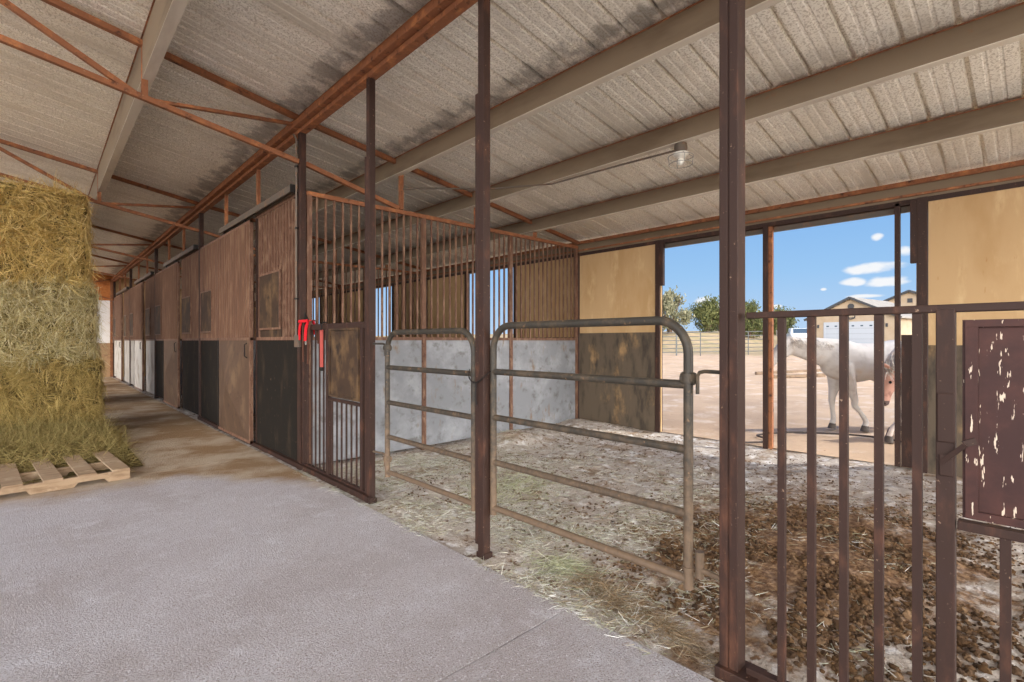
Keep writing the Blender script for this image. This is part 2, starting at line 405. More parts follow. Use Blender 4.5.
t = thing('header_beam', (XF, 10, 3.79), 'long rusty steel header beam over the stall fronts and posts', 'roof beam')
m = MB(); m.channel((XF-.04, yr0, 3.79), (XF-.04, 25.6, 3.79), .20, .08); m.build('channel', M['rust'], t)
m = MB(); m.angle((XF-.075, yr0, 3.86), (XF-.075, 25.6, 3.86), .06); m.build('ledger_angle', M['rust'], t)

# ------------------------------------------------------------------ trusses
def truss(k, label):
    y = K(k); t = thing('roof_truss', (XF, y, 3.4), label, 'roof truss', 'rusty roof trusses across the aisle')
    def z(x): return roof_z(x) - .05
    w = .055
    MB().bar((-3.4, y, z(-3.4)), (XF-.05, y, z(XF-.05)), w).build('rafter', M['rust'], t)
    MB().bar((XF+.05, y, z(XF+.05)), (XW, y, z(XW)), w).build('rafter', M['rust'], t)
    cz = lambda x: HC + 2.027 - .176*(x - XF)
    MB().bar((-3.4, y, cz(-3.4)), (XF-.04, y, cz(XF-.04)), .05).build('bottom_chord', M['rust'], t)
    MB().bar((XF+.04, y, cz(XF)), (3.42, y, 3.17), .05).build('bottom_chord', M['rust'], t)
    for p, q in (((.74, cz(.74)), (XF-.04, z(XF)-.06)), ((.66, cz(.66)), (-.75, z(-.75))), ((-2.1, cz(-2.1)), (-.8, z(-.8))), ((-2.15, cz(-2.15)), (-3.4, z(-3.4)))):
        MB().angle((p[0], y, p[1]), (q[0], y, q[1]), .045).build('web_brace', M['rust'], t)
    MB().bar((.72, y+.02, cz(.72)), (.72, y+.02, z(.72)), .05).build('web_post', M['rust'], t)
    for x in (3.42, 4.69, 5.95):
        MB().bar((x+.04, y, 3.16), (x+.04, y, z(x)), .05).build('web_post', M['rust'], t)
    return t
truss(3, 'rusty roof truss over the barred stall partition, nearest in view')
truss(6, 'rusty roof truss reaching the aisle posts, second from the camera')
truss(9, 'rusty roof truss far down the aisle, third from the camera')
truss(12, 'small distant rusty roof truss, fourth from the camera')

# ------------------------------------------------------------------ front posts
def post(k, label, w=.08, sleeve=True, base=False, wide=False):
    y = K(k) + {0: .015, 1: .045}.get(k, 0); t = thing('steel_post', (XF, y, 0), label, 'post', 'brown steel posts along the stall fronts')
    m = MB()
    if base:
        # pair of channels welded toe to toe leaves a groove down each face
        for s in (-1, 1): m.box(XF-w/2, XF+w/2, y+s*.003 if s > 0 else y-w/2, y+w/2 if s > 0 else y-.003, 0, 3.8)
        m.box(XF-w/2+.006, XF+w/2-.006, y-.004, y+.004, 0, 3.8)
        m.build('shaft', M['post'], t, bevel=.003)
        m = MB(); m.box(XF-.065, XF+.07, y-.12, y+.05, -.02, .035); m.build('base_shoe', M['post'], t, bevel=.004)
    else:
        m.box(XF-w/2, XF+w/2, y-w/2, y+w/2, -.05, 3.8); m.build('shaft', M['post'], t, bevel=.003)
        if sleeve:
            m = MB(); m.channel((XF-w/2-.004, y+w/2+.024, .06), (XF-w/2-.004, y+w/2+.024, 3.1), .05, .028, .008, .004, (1,0,0))
            m = MB(); m.box(XF-w/2, XF+w/2-.01, y+w/2+.001, y+w/2+.03, .06, 3.1); m.build('sleeve', M['post'], t, bevel=.003)
        m = MB(); m.box(XF-w/2-.004, XF+w/2+.01, y-w/2-.01, y+w/2+.01, -.03, .012); m.build('base_plate', M['post'], t)
    return t
post(0, 'thick brown steel post closest to the camera, right of the wide pipe gate', .08, base=True)
post(1, 'brown steel post standing between the two pipe gates', .06)
post(2, 'brown steel post left of the smaller pipe gate', .06)
post(3, 'brown steel post where the barred partition meets the aisle', .07, sleeve=False)
for i, k in enumerate((6, 9, 12, 15)):
    post(k, 'brown steel aisle post carrying the ' + ['second', 'third', 'fourth', 'last'][i] + ' stall boundary down the aisle', .07, sleeve=False)
for i, k in enumerate((4, 5, 7, 8, 10, 11, 13, 14)):
    t = thing('steel_stub_post', (XF+.02, K(k), 3.17), ['first', 'second', 'third', 'fourth', 'fifth', 'sixth', 'seventh', 'eighth'][i] + ' thin rusty upright above the stall fronts, counted from the camera', 'post', 'thin uprights above the stall fronts')
    MB().bar((XF+.02, K(k), 3.17), (XF+.02, K(k), 3.8), .045).build('shaft', M['rust'], t)
    MB().box(XF-.02, XF+.06, K(k)-.04, K(k)+.04, 3.165, 3.175).build('foot_plate', M['rust'], t)

# ------------------------------------------------------------------ half height barred panels either side of the gates
bar_cache = {}
def bars(t, pts, w, z0, z1, mat, x, name='bar'):
    """one object per upright bar, sharing mesh data"""
    for y in pts:
        key = (w, round(z1-z0, 3), mat)
        if key not in bar_cache:
            m = MB(); m.box(-w/2, w/2, -w/2, w/2, 0, z1-z0)
            me = bpy.data.meshes.new('bar'); me.from_pydata(m.v, [], m.f); me.materials.append(M[mat]); bar_cache[key] = me
        o = bpy.data.objects.new(name, bar_cache[key]); COL.objects.link(o); o.parent = t
        o.location = Vector((x, y, z0)) - t.location
def half_panel(ya, yb, label, plate_mat, pa, pb, stile, ztop=1.55, mat='post', bw=.026, rh=.026):
    """ya < yb along the aisle; feed plate between pa and pb"""
    x = XF; t = thing('barred_panel', (x, (ya+yb)/2, 0), label, 'stall panel')
    MB().box(x-.02, x+.02, ya, yb, ztop-rh, ztop).build('top_rail', M[mat], t, bevel=.003)
    MB().box(x-.02, x+.02, ya, yb, .02, .06).build('bottom_rail', M[mat], t, bevel=.003)
    zp = .85
    MB().box(x-.02, x+.02, min(pa,pb), max(pa,pb), zp-.03, zp).build('plate_rail', M[mat], t, bevel=.003)
    for s in stile: MB().box(x-.024, x+.024, s-.024, s+.024, .06, ztop-.015).build('stile', M[mat], t, bevel=.003)
    m = MB(); m.box(x-.012, x-.006, pa+.012, pb-.012, zp+.012, ztop-.052)
    pl = m.build('feed_plate', M[plate_mat], t)
    m = MB()
    for a, b, c, d in ((pa+.02, pb-.02, ztop-.075, ztop-.055), (pa+.02, pb-.02, zp+.015, zp+.04), (pa+.02, pa+.05, zp+.0405, ztop-.0755), (pb-.05, pb-.02, zp+.0405, ztop-.0755)):
        m.box(x-.026, x-.0125, a, b, c, d)
    m.build('plate_frame', M[plate_mat], pl);
    st = .107; n = int((yb-ya)/st)
    full = [y for y in [yb - st*(i+1.25) for i in range(n)] if y > ya+.03 and all(abs(y-s) > .05 for s in stile)]
    bars(t, [y for y in full if not (pa-.01 < y < pb+.01)], bw, .06, ztop-.015, mat, x)
    bars(t, [y for y in full if pa-.01 < y < pb+.01], bw, .06, zp-.03, mat, x)
    return t, pl
tR, plR = half_panel(K(-1)+.02, K(0)-.05, 'brown barred half-height panel with maroon plate, right of the thickest post', 'maroon', -.62, .186, [.215, -.65])
# torn hasp on the stile of the right panel
m = MB(); m.box(XF-.032, XF-.025, .19, .235, 1.10, 1.26)
m.build('hasp_plate', M['post'], tR, bevel=.003)
m = MB(); m.bar((XF-.03, .225, 1.03), (XF-.04, .165, 1.10), .008, .015); m.bar((XF-.035, .17, 1.10), (XF-.028, .14, 1.115), .006, .02)
m.build('bent_latch', M['post'], tR)
m = MB(); m.box(XF-.032, XF-.025, .195, .23, .99, 1.06); m.build('catch_plate', M['post'], tR, bevel=.003)
tL, plL = half_panel(K(2)+.035, K(3)-.04, 'barred half-height panel with stained brown board, left of the smaller gate', 'plate', 4.33, 5.03, [5.06, 4.30, 5.70], ztop=1.61, bw=.014, rh=.06)
MB().box(XF-.06, XF-.022, K(3)-.045, K(3)+.08, 1.36, 1.5).build('latch_box', M['track'], tL, bevel=.004)
t = thing('sill_rail', (XF-.02, (K(2)+K(6))/2, 0), 'brown steel sill rail on the floor below the nearest stall fronts', 'rail')
MB().channel((XF-.06, K(2)-.05, -.005), (XF-.06, K(6), -.005), .05, .05, .008, .004).build('channel', M['post'], t)
MB().box(XF-.06, XF-.02, K(2)-.09, K(2)-.055, 0, .04).build('end_stop', M['post'], t)

# ------------------------------------------------------------------ pipe gates
def gate(ya, yb, dz, label, x):
    """ya < yb; five pipe rails inside a bent pipe frame"""
    t = thing('pipe_gate', (x, (ya+yb)/2, .27+dz), label, 'gate', 'pipe gates side by side')
    R = .16; zt = 1.53+dz; zb = .27+dz; path = [(x, ya, zb)]
    for i in range(9):
        a = PI - (PI/2)*i/8; path.append((x, ya+R+R*math.cos(a), zt-R+R*math.sin(a)))
    for i in range(9):
        a = PI/2 - (PI/2)*i/8; path.append((x, yb-R+R*math.cos(a), zt-R+R*math.sin(a)))
    path.append((x, yb, zb))
    MB().tube(path, .0225, 14).build('frame_pipe', M['gate'], t, smooth=True)
    for z in (1.225, .92, .62, .315):
        MB().tube([(x, ya+.006, z+dz), (x, yb-.006, z+dz)], .0205, 12).build('rail', M['gate'], t, smooth=True)
    return t
XG = XF + .035
g1 = gate(K(1)+.195, K(2)-.235, -.025, 'smaller bent-pipe gate on the left, hung between two brown posts', XG)
g2 = gate(1.135, K(1)-.01, 0, 'wider bent-pipe gate in the centre, latched beside the thickest post', XG)
def pins(t, y, yp, zs, s):
    for z in zs:
        m = MB(); m.tube([(XG, y-.03, z), (XG, y+.03, z)], .03, 10); m.tube([(XG, y, z-.022), (XG, y, z+.022)], .034, 12); m.build('hinge_clamp', M['gate'], t, smooth=True)
        m = MB(); m.tube([(XG, y+s*.045, z-.07), (XG, y+s*.045, z+.012), (XG, y+s*.055, z+.03), (XG, y+s*.08, z+.036), (XF+.01, yp, z+.036)], .009, 8); m.build('hinge_bolt', M['gate'], t, smooth=True)
pins(g1, K(2)-.235, K(2)-.028, (1.37, .40), 1)
pins(g2, 1.135, K(0)+.038, (1.255,), -1)
m = MB(); m.tube([(XG, 1.135-.055, .34), (XG, 1.135-.055, .46)], .02, 10); m.tube([(XG, 1.08, .38), (XG-.01, K(0)+.038, .37)], .013, 8); m.tube([(XG, 1.135, .36), (XG, 1.135, .375)], .028, 12)
m.build('lower_hinge', M['gate'], g2, smooth=True)
# chain looped round the middle post, holding both gates
t = thing('gate_chain', (XF, K(1), 1.1), 'short steel chain looped round the middle post between the gates', 'chain')
pts = []
for i in range(27):
    u = i/26; yy = K(1)+.205 - .23*u; pts.append(Vector((XF-.044 + .05*(2*u-1)**4, yy, 1.235 - .085*(1-(2*u-1)**2))))
m = MB()
for i in range(len(pts)-1):
    c = (pts[i]+pts[i+1])/2; d = (pts[i+1]-pts[i]).normalized(); up = Vector((1,0,0)) if i % 2 else d.cross(Vector((1,0,0)))
    m.tube([c + d*.009*math.cos(a) + up*.0055*math.sin(a) for a in [2*PI*j/8 for j in range(8)]], .002, 5, closed=True)
m.build('links', M['dark'], t, smooth=True)
MB().tube([(XF-.046, K(1)+.075, 1.15), (XF-.05, K(1)+.075, 1.06), (XF-.05, K(1)+.065, 1.0)], .005, 6).build('loose_end', M['dark'], t)

# ------------------------------------------------------------------ stall fronts down the aisle
def window_board(t, x, ya, yb, z0, z1, mat='plate'):
    w = MB().box(x-.03, x-.012, ya, yb, z0, z1).build('feed_door', M[mat], t)
    m = MB()
    for a, b, c, d in ((ya-.02, yb+.02, z1, z1+.025), (ya-.02, yb+.02, z0-.025, z0), (ya-.02, ya, z0, z1), (yb, yb+.02, z0, z1)): m.box(x-.034, x-.010, a, b, c, d)
    m.build('feed_door_frame', M['rail'], w)
def ribbed(t, x, ya, yb, z0, z1):
    # brown sheet with trapezoid ribs, one every ten centimetres
    m = MB(); pr = []; y = ya; n = int(round((yb-ya)/.102)); st = (yb-ya)/n
    for i in range(n): pr += [(y+i*st, 0), (y+i*st+st*.35, 0), (y+i*st+st*.45, -.036), (y+i*st+st*.9, -.036)]
    pr.append((yb, 0)); k = len(pr)
    vs = [(x+d, a, z) for z in (z0, z1) for a, d in pr] + [(x+d+.004, a, z) for z in (z0, z1) for a, d in pr]
    fs = [(i, i+1, k+i+1, k+i) for i in range(k-1)] + [(2*k+i, 3*k+i, 3*k+i+1, 2*k+i+1) for i in range(k-1)] + [(i, 2*k+i, 2*k+i+1, i+1) for i in range(k-1)] + [(k+i, k+i+1, 3*k+i+1, 3*k+i) for i in range(k-1)]
    m.add(vs, fs).build('ribbed_sheet', M['ribbed'], t)
def upper_grille(t, x, ya, yb, z0, z1, mat, each, hole=None):
    st = .102; n = int((yb-ya-.04)/st); s0 = ya + (yb-ya-(n-1)*st)/2
    ys_ = [s0+i*st for i in range(n)]
    if each:
        bars(t, [y for y in ys_ if not hole or not (hole[0]-.02 < y < hole[1]+.02)], .032, z0, z1, mat, x)
        if hole: bars(t, [y for y in ys_ if hole[0]-.02 < y < hole[1]+.02], .032, hole[3]+.025, z1, mat, x)
    else:
        m = MB()
        for y in ys_:
            h = hole and hole[0]-.02 < y < hole[1]+.02
            m.box(x-.016, x+.016, y-.016, y+.016, hole[3]+.025 if h else z0, z1)
        m.build('bar_grille', M[mat], t)
def fixed_front(k, label, each, low):
    ya, yb = K(k)+.04, K(k+1)-.02; x = XF
    t = thing('stall_front', (x, (ya+yb)/2, 0), label, 'stall front', 'fixed stall front panels along the aisle')
    m = MB(); m.box(x-.012, x+.012, ya, yb, .045, 1.44); m.build('lower_sheet', M[low], t)
    for z in (1.44, 3.10): MB().box(x-.022, x+.022, ya, yb, z, z+.04).build('rail', M['rail'], t)
    for y in (ya+.02, yb-.02): MB().box(x-.023, x+.023, y-.02, y+.02, .045, 3.14).build('stile', M['post'], t)
    h = (ya+.62, ya+1.38, 1.60, 2.29)
    if each:
        upper_grille(t, x, ya+.04, yb-.04, 1.48, 3.10, 'rail', True, h)
        m = MB(); m.box(x-.01, x+.01, h[0]-.02, h[1]+.02, 1.48, 1.60); m.build('sill_board', M['plate'], t)
    else: ribbed(t, x, ya+.04, yb-.04, 1.48, 3.10)
    window_board(t, x-(0 if each else .02), *h)
    return t
def sliding_door(k, label, each, low):
    ya, yb = K(k)-.03, K(k+1)+.03; x = XF-.075
    t = thing('stall_door', (x, (ya+yb)/2, 0), label, 'stall door', 'sliding stall doors along the aisle')
    # sheet with a cross break: four facets rising to the centre
    c = (x-.11, (ya+yb)/2, .76); a = [(x-.012, ya+.04, .06), (x-.012, yb-.04, .06), (x-.012, yb-.04, 1.44), (x-.012, ya+.04, 1.44)]
    m = MB(); m.add(a+[c]+[(p[0]+.02, p[1], p[2]) for p in a], [(0,1,4),(1,2,4),(2,3,4),(3,0,4),(8,7,6,5),(0,5,6,1),(1,6,7,2),(2,7,8,3),(3,8,5,0)])
    m.build('lower_sheet', M[low], t)
    for z in (.03, 1.44, 3.04): MB().box(x-.02, x+.02, ya, yb, z, z+.04).build('rail', M['rail'], t)
    for y in (ya+.02, yb-.02): MB().box(x-.022, x+.022, y-.02, y+.02, .03, 3.08).build('stile', M['dark' if y > (ya+yb)/2 else 'rail'], t)
    ribbed(t, x, ya+.04, yb-.04, 1.48, 3.04)
    for y in (ya+.3, yb-.3):
        m = MB(); m.box(x-.006, x+.006, y-.025, y+.025, 3.0, 3.15); m.build('hanger', M['dark'], t)
    MB().tube([(x-.03, ya+.1, 1.2), (x-.06, ya+.1, 1.22), (x-.06, ya+.1, 1.38), (x-.03, ya+.1, 1.4)], .008, 6).build('handle', M['dark'], t)
    return t
def track(ka, kb, label):
    ya, yb = K(ka)+.06, K(kb)-.1; x = XF-.075
    t = thing('door_track', (x, (ya+yb)/2, 3.13), label, 'door track', 'sliding door tracks above the stall fronts')
    m = MB(); m.extr((x, ya, 3.125), (x, yb, 3.125), [(-.035,0),(-.012,0),(-.012,.006),(-.029,.006),(-.029,.074),(.029,.074),(.029,.006),(.012,.006),(.012,0),(.035,0),(.035,.08),(-.035,.08)]); m.build('rail_box', M['track'], t)
    m = MB()
    m.box(x-.038, x+.038, ya-.012, ya, 3.12, 3.21); m.build('end_cap', M['dark'], t)
    for i in range(4):
        y = ya+.15+(yb-ya-.3)*i/3; MB().box(x-.02, XF+.02, y-.02, y+.02, 3.206, 3.222).build('bracket', M['track'], t)
nth = ['first', 'second', 'third', 'fourth']
for b in range(1, 5):
    k = 3*b; each = b == 1; low = 'black' if b < 3 else 'paledoor'; dl = 'brownsheet' if b < 3 else 'paledoor'
    nm = {'black': 'black', 'paledoor': 'pale dusty'}[low]
    where = {1: 'nearest stall down the aisle', 2: 'second stall down the aisle', 3: 'third stall down the aisle', 4: 'farthest stall'}[b]
    fixed_front(k, f'{nm} and brown fixed stall front, near side of the {where}', each, low)
    sliding_door(k+1, f'tall ribbed sliding door over a creased {"brown" if b<3 else "pale"} sheet, {where}', each, dl)
    fixed_front(k+2, f'{nm} and brown fixed stall front, far side of the {where}', False, low)
    track(k, k+2, f'grey sliding door track along the top of the {where}')

# ------------------------------------------------------------------ partitions between stalls
def partition(k, label, each):
    y = K(k); t = thing('stall_partition', (XF, y, 0), label, 'stall partition', 'barred partitions between stalls')
    px = [XF+.075, XF+A, XF+2*A, XW-.07]
    zt = 3.15
    MB().box(XF+.04, XW-.03, y-.025, y+.025, zt-.05, zt).build('top_rail', M['rust'], t)
    MB().box(XF+.10, XW-.10, y-.022, y+.022, 1.44, 1.48).build('middle_rail', M['rail'], t)
    for x in px: MB().box(x-.03, x+.03, y-.03, y+.03, -.05, zt-.05).build('upright', M['rail'], t)
    for a, b in zip(px[:-1], px[1:]):
        m = MB(); m.box(a+.03, b-.03, y-.008, y+.008, .0, 1.44); m.build('lower_sheet', M['sheetgrey'], t)
        st = .105; n = int((b-a-.06)/st); s0 = a + (b-a-(n-1)*st)/2
        if each:
            for i in range(n):
                w = .022; key = ('p', w)
                if key not in bar_cache:
                    mm = MB(); mm.box(-w/2, w/2, -w/2, w/2, 0, zt-.05-1.48)
                    me = bpy.data.meshes.new('bar'); me.from_pydata(mm.v, [], mm.f); me.materials.append(M['rail']); bar_cache[key] = me
                o = bpy.data.objects.new('bar', bar_cache[key]); COL.objects.link(o); o.parent = t; o.location = (s0+i*st-XF, 0, 1.48)
        else:
            m = MB()
            for i in range(n): m.box(s0+i*st-.011, s0+i*st+.011, y-.011, y+.011, 1.48, zt-.05)
            m.build('bar_grille', M['rail'], t)
    return t
partition(3, 'rusty barred partition over grey metal sheets at the back of the near stall', True)
partition(6, 'barred partition seen through the nearest partition, one stall farther', True)
partition(9, 'distant barred partition two stalls beyond the nearest one', False)

# ------------------------------------------------------------------ outer wall
W = struct('wall_right', (XW, 10, 0))
def wall_bay(ka, kb, zs, kick='kick'):
    ya, yb = K(ka)+.05, K(kb)-.05
    MB().box(XW-.02, XW, ya, yb, zs, 2.98).build('plywood_panel', M['ply'], W)
    m = MB(); n = 24
    m.box(XW-.034, XW-.021, ya, yb, -.05, zs+.0); m.build('kick_board', M[kick], W)
def wall_post(y, label=None, w=.08, z0=-.05, z1=3.02):
    MB().box(XW-.05, XW+.05, y-w/2, y+w/2, z0, z1).build('wall_post', M['post'], W, bevel=.003)
wall_bay(2, 3, 1.57); wall_bay(-1, 0, 1.385); wall_bay(-2, -1, 1.4)
for b in range(1, 5):
    wall_bay(3*b, 3*b+1, 1.5); wall_bay(3*b+2, 3*b+3, 1.5)
for k in list(range(-2, 16)):
    if k in (1,): continue
    wall_post(K(k), w=.09 if k in (0,) else .075)
# mid post of the wide opening is a pair of tubes
MB().box(XW-.04, XW+.01, K(1)-.01, K(1)+.05, -.02, 3.0).build('opening_post', M['post'], W, bevel=.003)
MB().box(XW-.01, XW+.05, K(1)-.06, K(1)-.012, -.02, 3.0).build('opening_post', M['rust'], W, bevel=.003)
MB().box(XW-.03, XW+.03, 1.10, 1.15, .0, 3.0).build('thin_jamb', M['post'], W, bevel=.003)
MB().box(XW+.012, XW+.03, .955, 1.095, .0, 1.50).build('jamb_board', M['post'], W)
MB().box(XW+.052, XW+.09, .93, .965, 1.5, 2.7).build('jamb_edge', M['wood'], W)
for y, s in ((K(2)-.07, 1), (K(0)+.075, 1)):
    MB().box(XW-.055, XW+.01, y-.03, y+.03, 2.30, 3.0).build('door_guide', M['post'], W, bevel=.003)
MB().box(XW-.02, XW+.002, K(2)-.052, K(2)-.038, .0, 2.3).build('panel_edge', M['ply'], W)
m = MB(); m.channel((XW-.02, yr0, 3.02), (XW-.02, 25.6, 3.02), .21, .08); m.build('eave_strut', M['web'], W)
MB().box(XW-.06, XW-.022, yr0, 25.6, 3.175, 3.225).build('eave_ledger', M['rust'], W)
MB().box(XW-.05, XW-.022, yr0, 25.6, 3.05, 3.075).build('eave_ledger', M['rust'], W)
MB().box(XW-.03, XW+.05, K(-2), 25.5, 2.965, 3.02).build('header_tube', M['post'], W)
MB().box(XW+.055, XW+.10, K(-2), K(3), 2.90, 2.99).build('door_rail', M['track'], W)

# unseen wall pieces added behind the hay to stripe the aisle light
W3 = struct('stripe_blocker', (.3, 16, 0))
for a, b in ((11.3, 11.6), (14.2, 16.4), (19.2, 20.2)):
    MB().box(.28, .32, a, b, 0, 3.3).build('blocker_sheet', M['sheetgrey'], W3)
    for y in (a, b): MB().box(.24, .34, y-.04, y+.04, 0, 3.35).build('wall_post', M['post'], W3)  # posts of the added, unseen blocker pieces
# far end of the aisle
W2 = struct('wall_end', (0, 25.7, 0))
MB().box(XF+.05, XW+.1, 25.6, 25.64, -.1, 4.05).build('stall_end_panel', M['ply'], W2)
MB().box(-3.4, XF+.06, 25.6, 25.64, 1.35, 3.05).build('upper_panel', M['endpanel'], W2)
MB().box(-3.4, XF+.06, 25.59, 25.64, .0, 1.35).build('lower_panel', M['endlow'], W2)
m = MB(); m.box(-3.4, XF+.06, 25.6, 25.65, 3.04, 4.35); m.build('gable_board', M['orangewood'], W2)
m = MB(); m.bar((-.6, 25.57, 3.1), (XF-.1, 25.57, 3.9), .05, .1, (0,-1,0)); m.bar((-.6, 25.56, 3.9), (XF-.1, 25.56, 3.1), .05, .1, (0,-1,0)); m.build('cross_brace', M['rust'], W2)
MB().box(XF-.12, XF-.04, 25.5, 25.58, 0, 3.9).build('corner_post', M['rust'], W2)

# ------------------------------------------------------------------ lamp, conduit, halters
yl = 2.50; zl = roof_z(4.64)-.205
t = thing('ceiling_light', (4.72, yl, zl-.25), 'small porcelain lamp holder with guard hanging under the roof beam', 'ceiling light')
xl = 4.71
MB().tube([(xl, yl, zl+.01), (xl, yl, zl-.05), (xl, yl, zl-.10)], [.06, .066, .06], 14).build('junction_box', M['track'], t, smooth=True)
MB().tube([(xl, yl, zl-.10), (xl, yl, zl-.115), (xl, yl, zl-.15)], [.08, .075, .04], 14).build('lamp_holder', M['porcelain'], t, smooth=True)
MB().ball((xl, yl, zl-.18), (.032,.032,.04), 12, 8).build('bulb', M['glass'], t, smooth=True)
m = MB()
for r, z in ((.125, zl-.135), (.115, zl-.21)):
    m.tube([(xl+r*math.cos(a), yl+r*math.sin(a), z) for a in [2*PI*j/18 for j in range(18)]], .004, 6, closed=True)
for j in range(4):
    a = PI/4+j*PI/2; m.tube([(xl+.05*math.cos(a), yl+.05*math.sin(a), zl-.09), (xl+.125*math.cos(a), yl+.125*math.sin(a), zl-.135), (xl+.115*math.cos(a), yl+.115*math.sin(a), zl-.21)], .004, 6)
m.build('guard_ring', M['zinc'], t, smooth=True)
t = thing('conduit', (4.6, 4, 3.3), 'thin grey conduit pipe running to the ceiling light', 'conduit')
MB().tube([(4.70, yl+.05, zl-.06), (4.68, 3.2, zl-.045), (4.66, 4.2, zl-.03), (4.3, 4.9, zl-.01), (3.6, 5.6, zl+.0), (3.47, K(3)-.03, zl+.0)], .011, 8).build('pipe', M['track'], t, smooth=True)
t = thing('conduit', (XF-.05, K(3), 1.5), 'upright grey conduit pipe strapped to the post at the barred partition', 'conduit')
MB().tube([(XF-.055, K(3)+.02, 1.5), (XF-.055, K(3)+.02, 3.72), (XF-.09, K(3)+.02, 3.77)], .012, 8).build('pipe', M['track'], t, smooth=True)
for z in (1.9, 2.7, 3.4): MB().box(XF-.07, XF-.035, K(3)+.0, K(3)+.04, z, z+.02).build('strap', M['dark'], t)

def ribbon_over(m, y, w, front, back, lean=0):
    """webbing hung over the top rail"""
    path = [(XF-.052, y+lean, front), (XF-.05, y+lean*.5, (front+1.66)/2), (XF-.045, y, 1.60), (XF-.03, y, 1.645), (XF, y, 1.66), (XF+.03, y, 1.645), (XF+.045, y, 1.58), (XF+.05, y, back)]
    th = .004; vs = []
    for i, p in enumerate(path):
        a = Vector(path[max(0,i-1)]); b = Vector(path[min(len(path)-1,i+1)]); d = (b-a).normalized(); nrm = Vector((-d.z,0,d.x)).normalized()
        for sy, sn in ((-1,-1),(1,-1),(1,1),(-1,1)): vs.append(Vector(p)+Vector((0,sy*w/2,0))+nrm*sn*th)
    m.rings([vs[i*4:i*4+4] for i in range(len(path))]); return m
t = thing('halter', (XF-.05, K(3)-.25, 1.2), 'bright red nylon halter with dark straps hung over the barred panel', 'halter')
ribbon_over(MB(), K(3)-.06, .05, 1.44, 1.5).build('crown_strap', M['red'], t)
ribbon_over(MB(), K(3)-.25, .065, 1.43, 1.5, .02).build('cheek_strap', M['red'], t)
m = MB(); m.box(XF-.058, XF-.05, K(3)-.30, K(3)-.04, 1.635, 1.665); m.build('nose_band', M['red'], t, bevel=.003)
ribbon_over(MB(), K(3)-.15, .03, 1.20, 1.4, -.02).build('dark_strap', M['leather'], t)
ribbon_over(MB(), K(3)-.33, .03, 1.18, 1.4, .03).build('dark_strap', M['leather'], t)
m = MB(); m.tube([(XF-.06, K(3)-.27+.016*math.cos(a), 1.41+.02*math.sin(a)) for a in [2*PI*j/12 for j in range(12)]], .004, 6, closed=True); m.build('ring', M['zinc'], t)
MB().tube([(XF-.03, K(3)-.16, 1.64), (XF-.03, K(3)-.17, 1.74), (XF-.01, K(3)-.20, 1.66)], .012, 8).build('dark_loop', M['dark'], t, smooth=True)
t = thing('lead_strap', (XF-.04, K(3)-.66, 1.08), 'faded pinkish red strap with dark end hanging beside the halter', 'strap')
MB().box(XF-.052, XF-.044, K(3)-.695, K(3)-.625, 1.16, 1.545).build('webbing', M['pink'], t)
MB().tube([(XF-.048, K(3)-.66, 1.53), (XF-.05, K(3)-.66, 1.60), (XF-.03, K(3)-.66, 1.625), (XF+.01, K(3)-.66, 1.622)], .007, 6).build('hook', M['dark'], t)
m = MB(); m.box(XF-.06, XF-.046, K(3)-.70, K(3)-.62, 1.12, 1.16); m.build('dark_tip', M['dark'], t, bevel=.003)

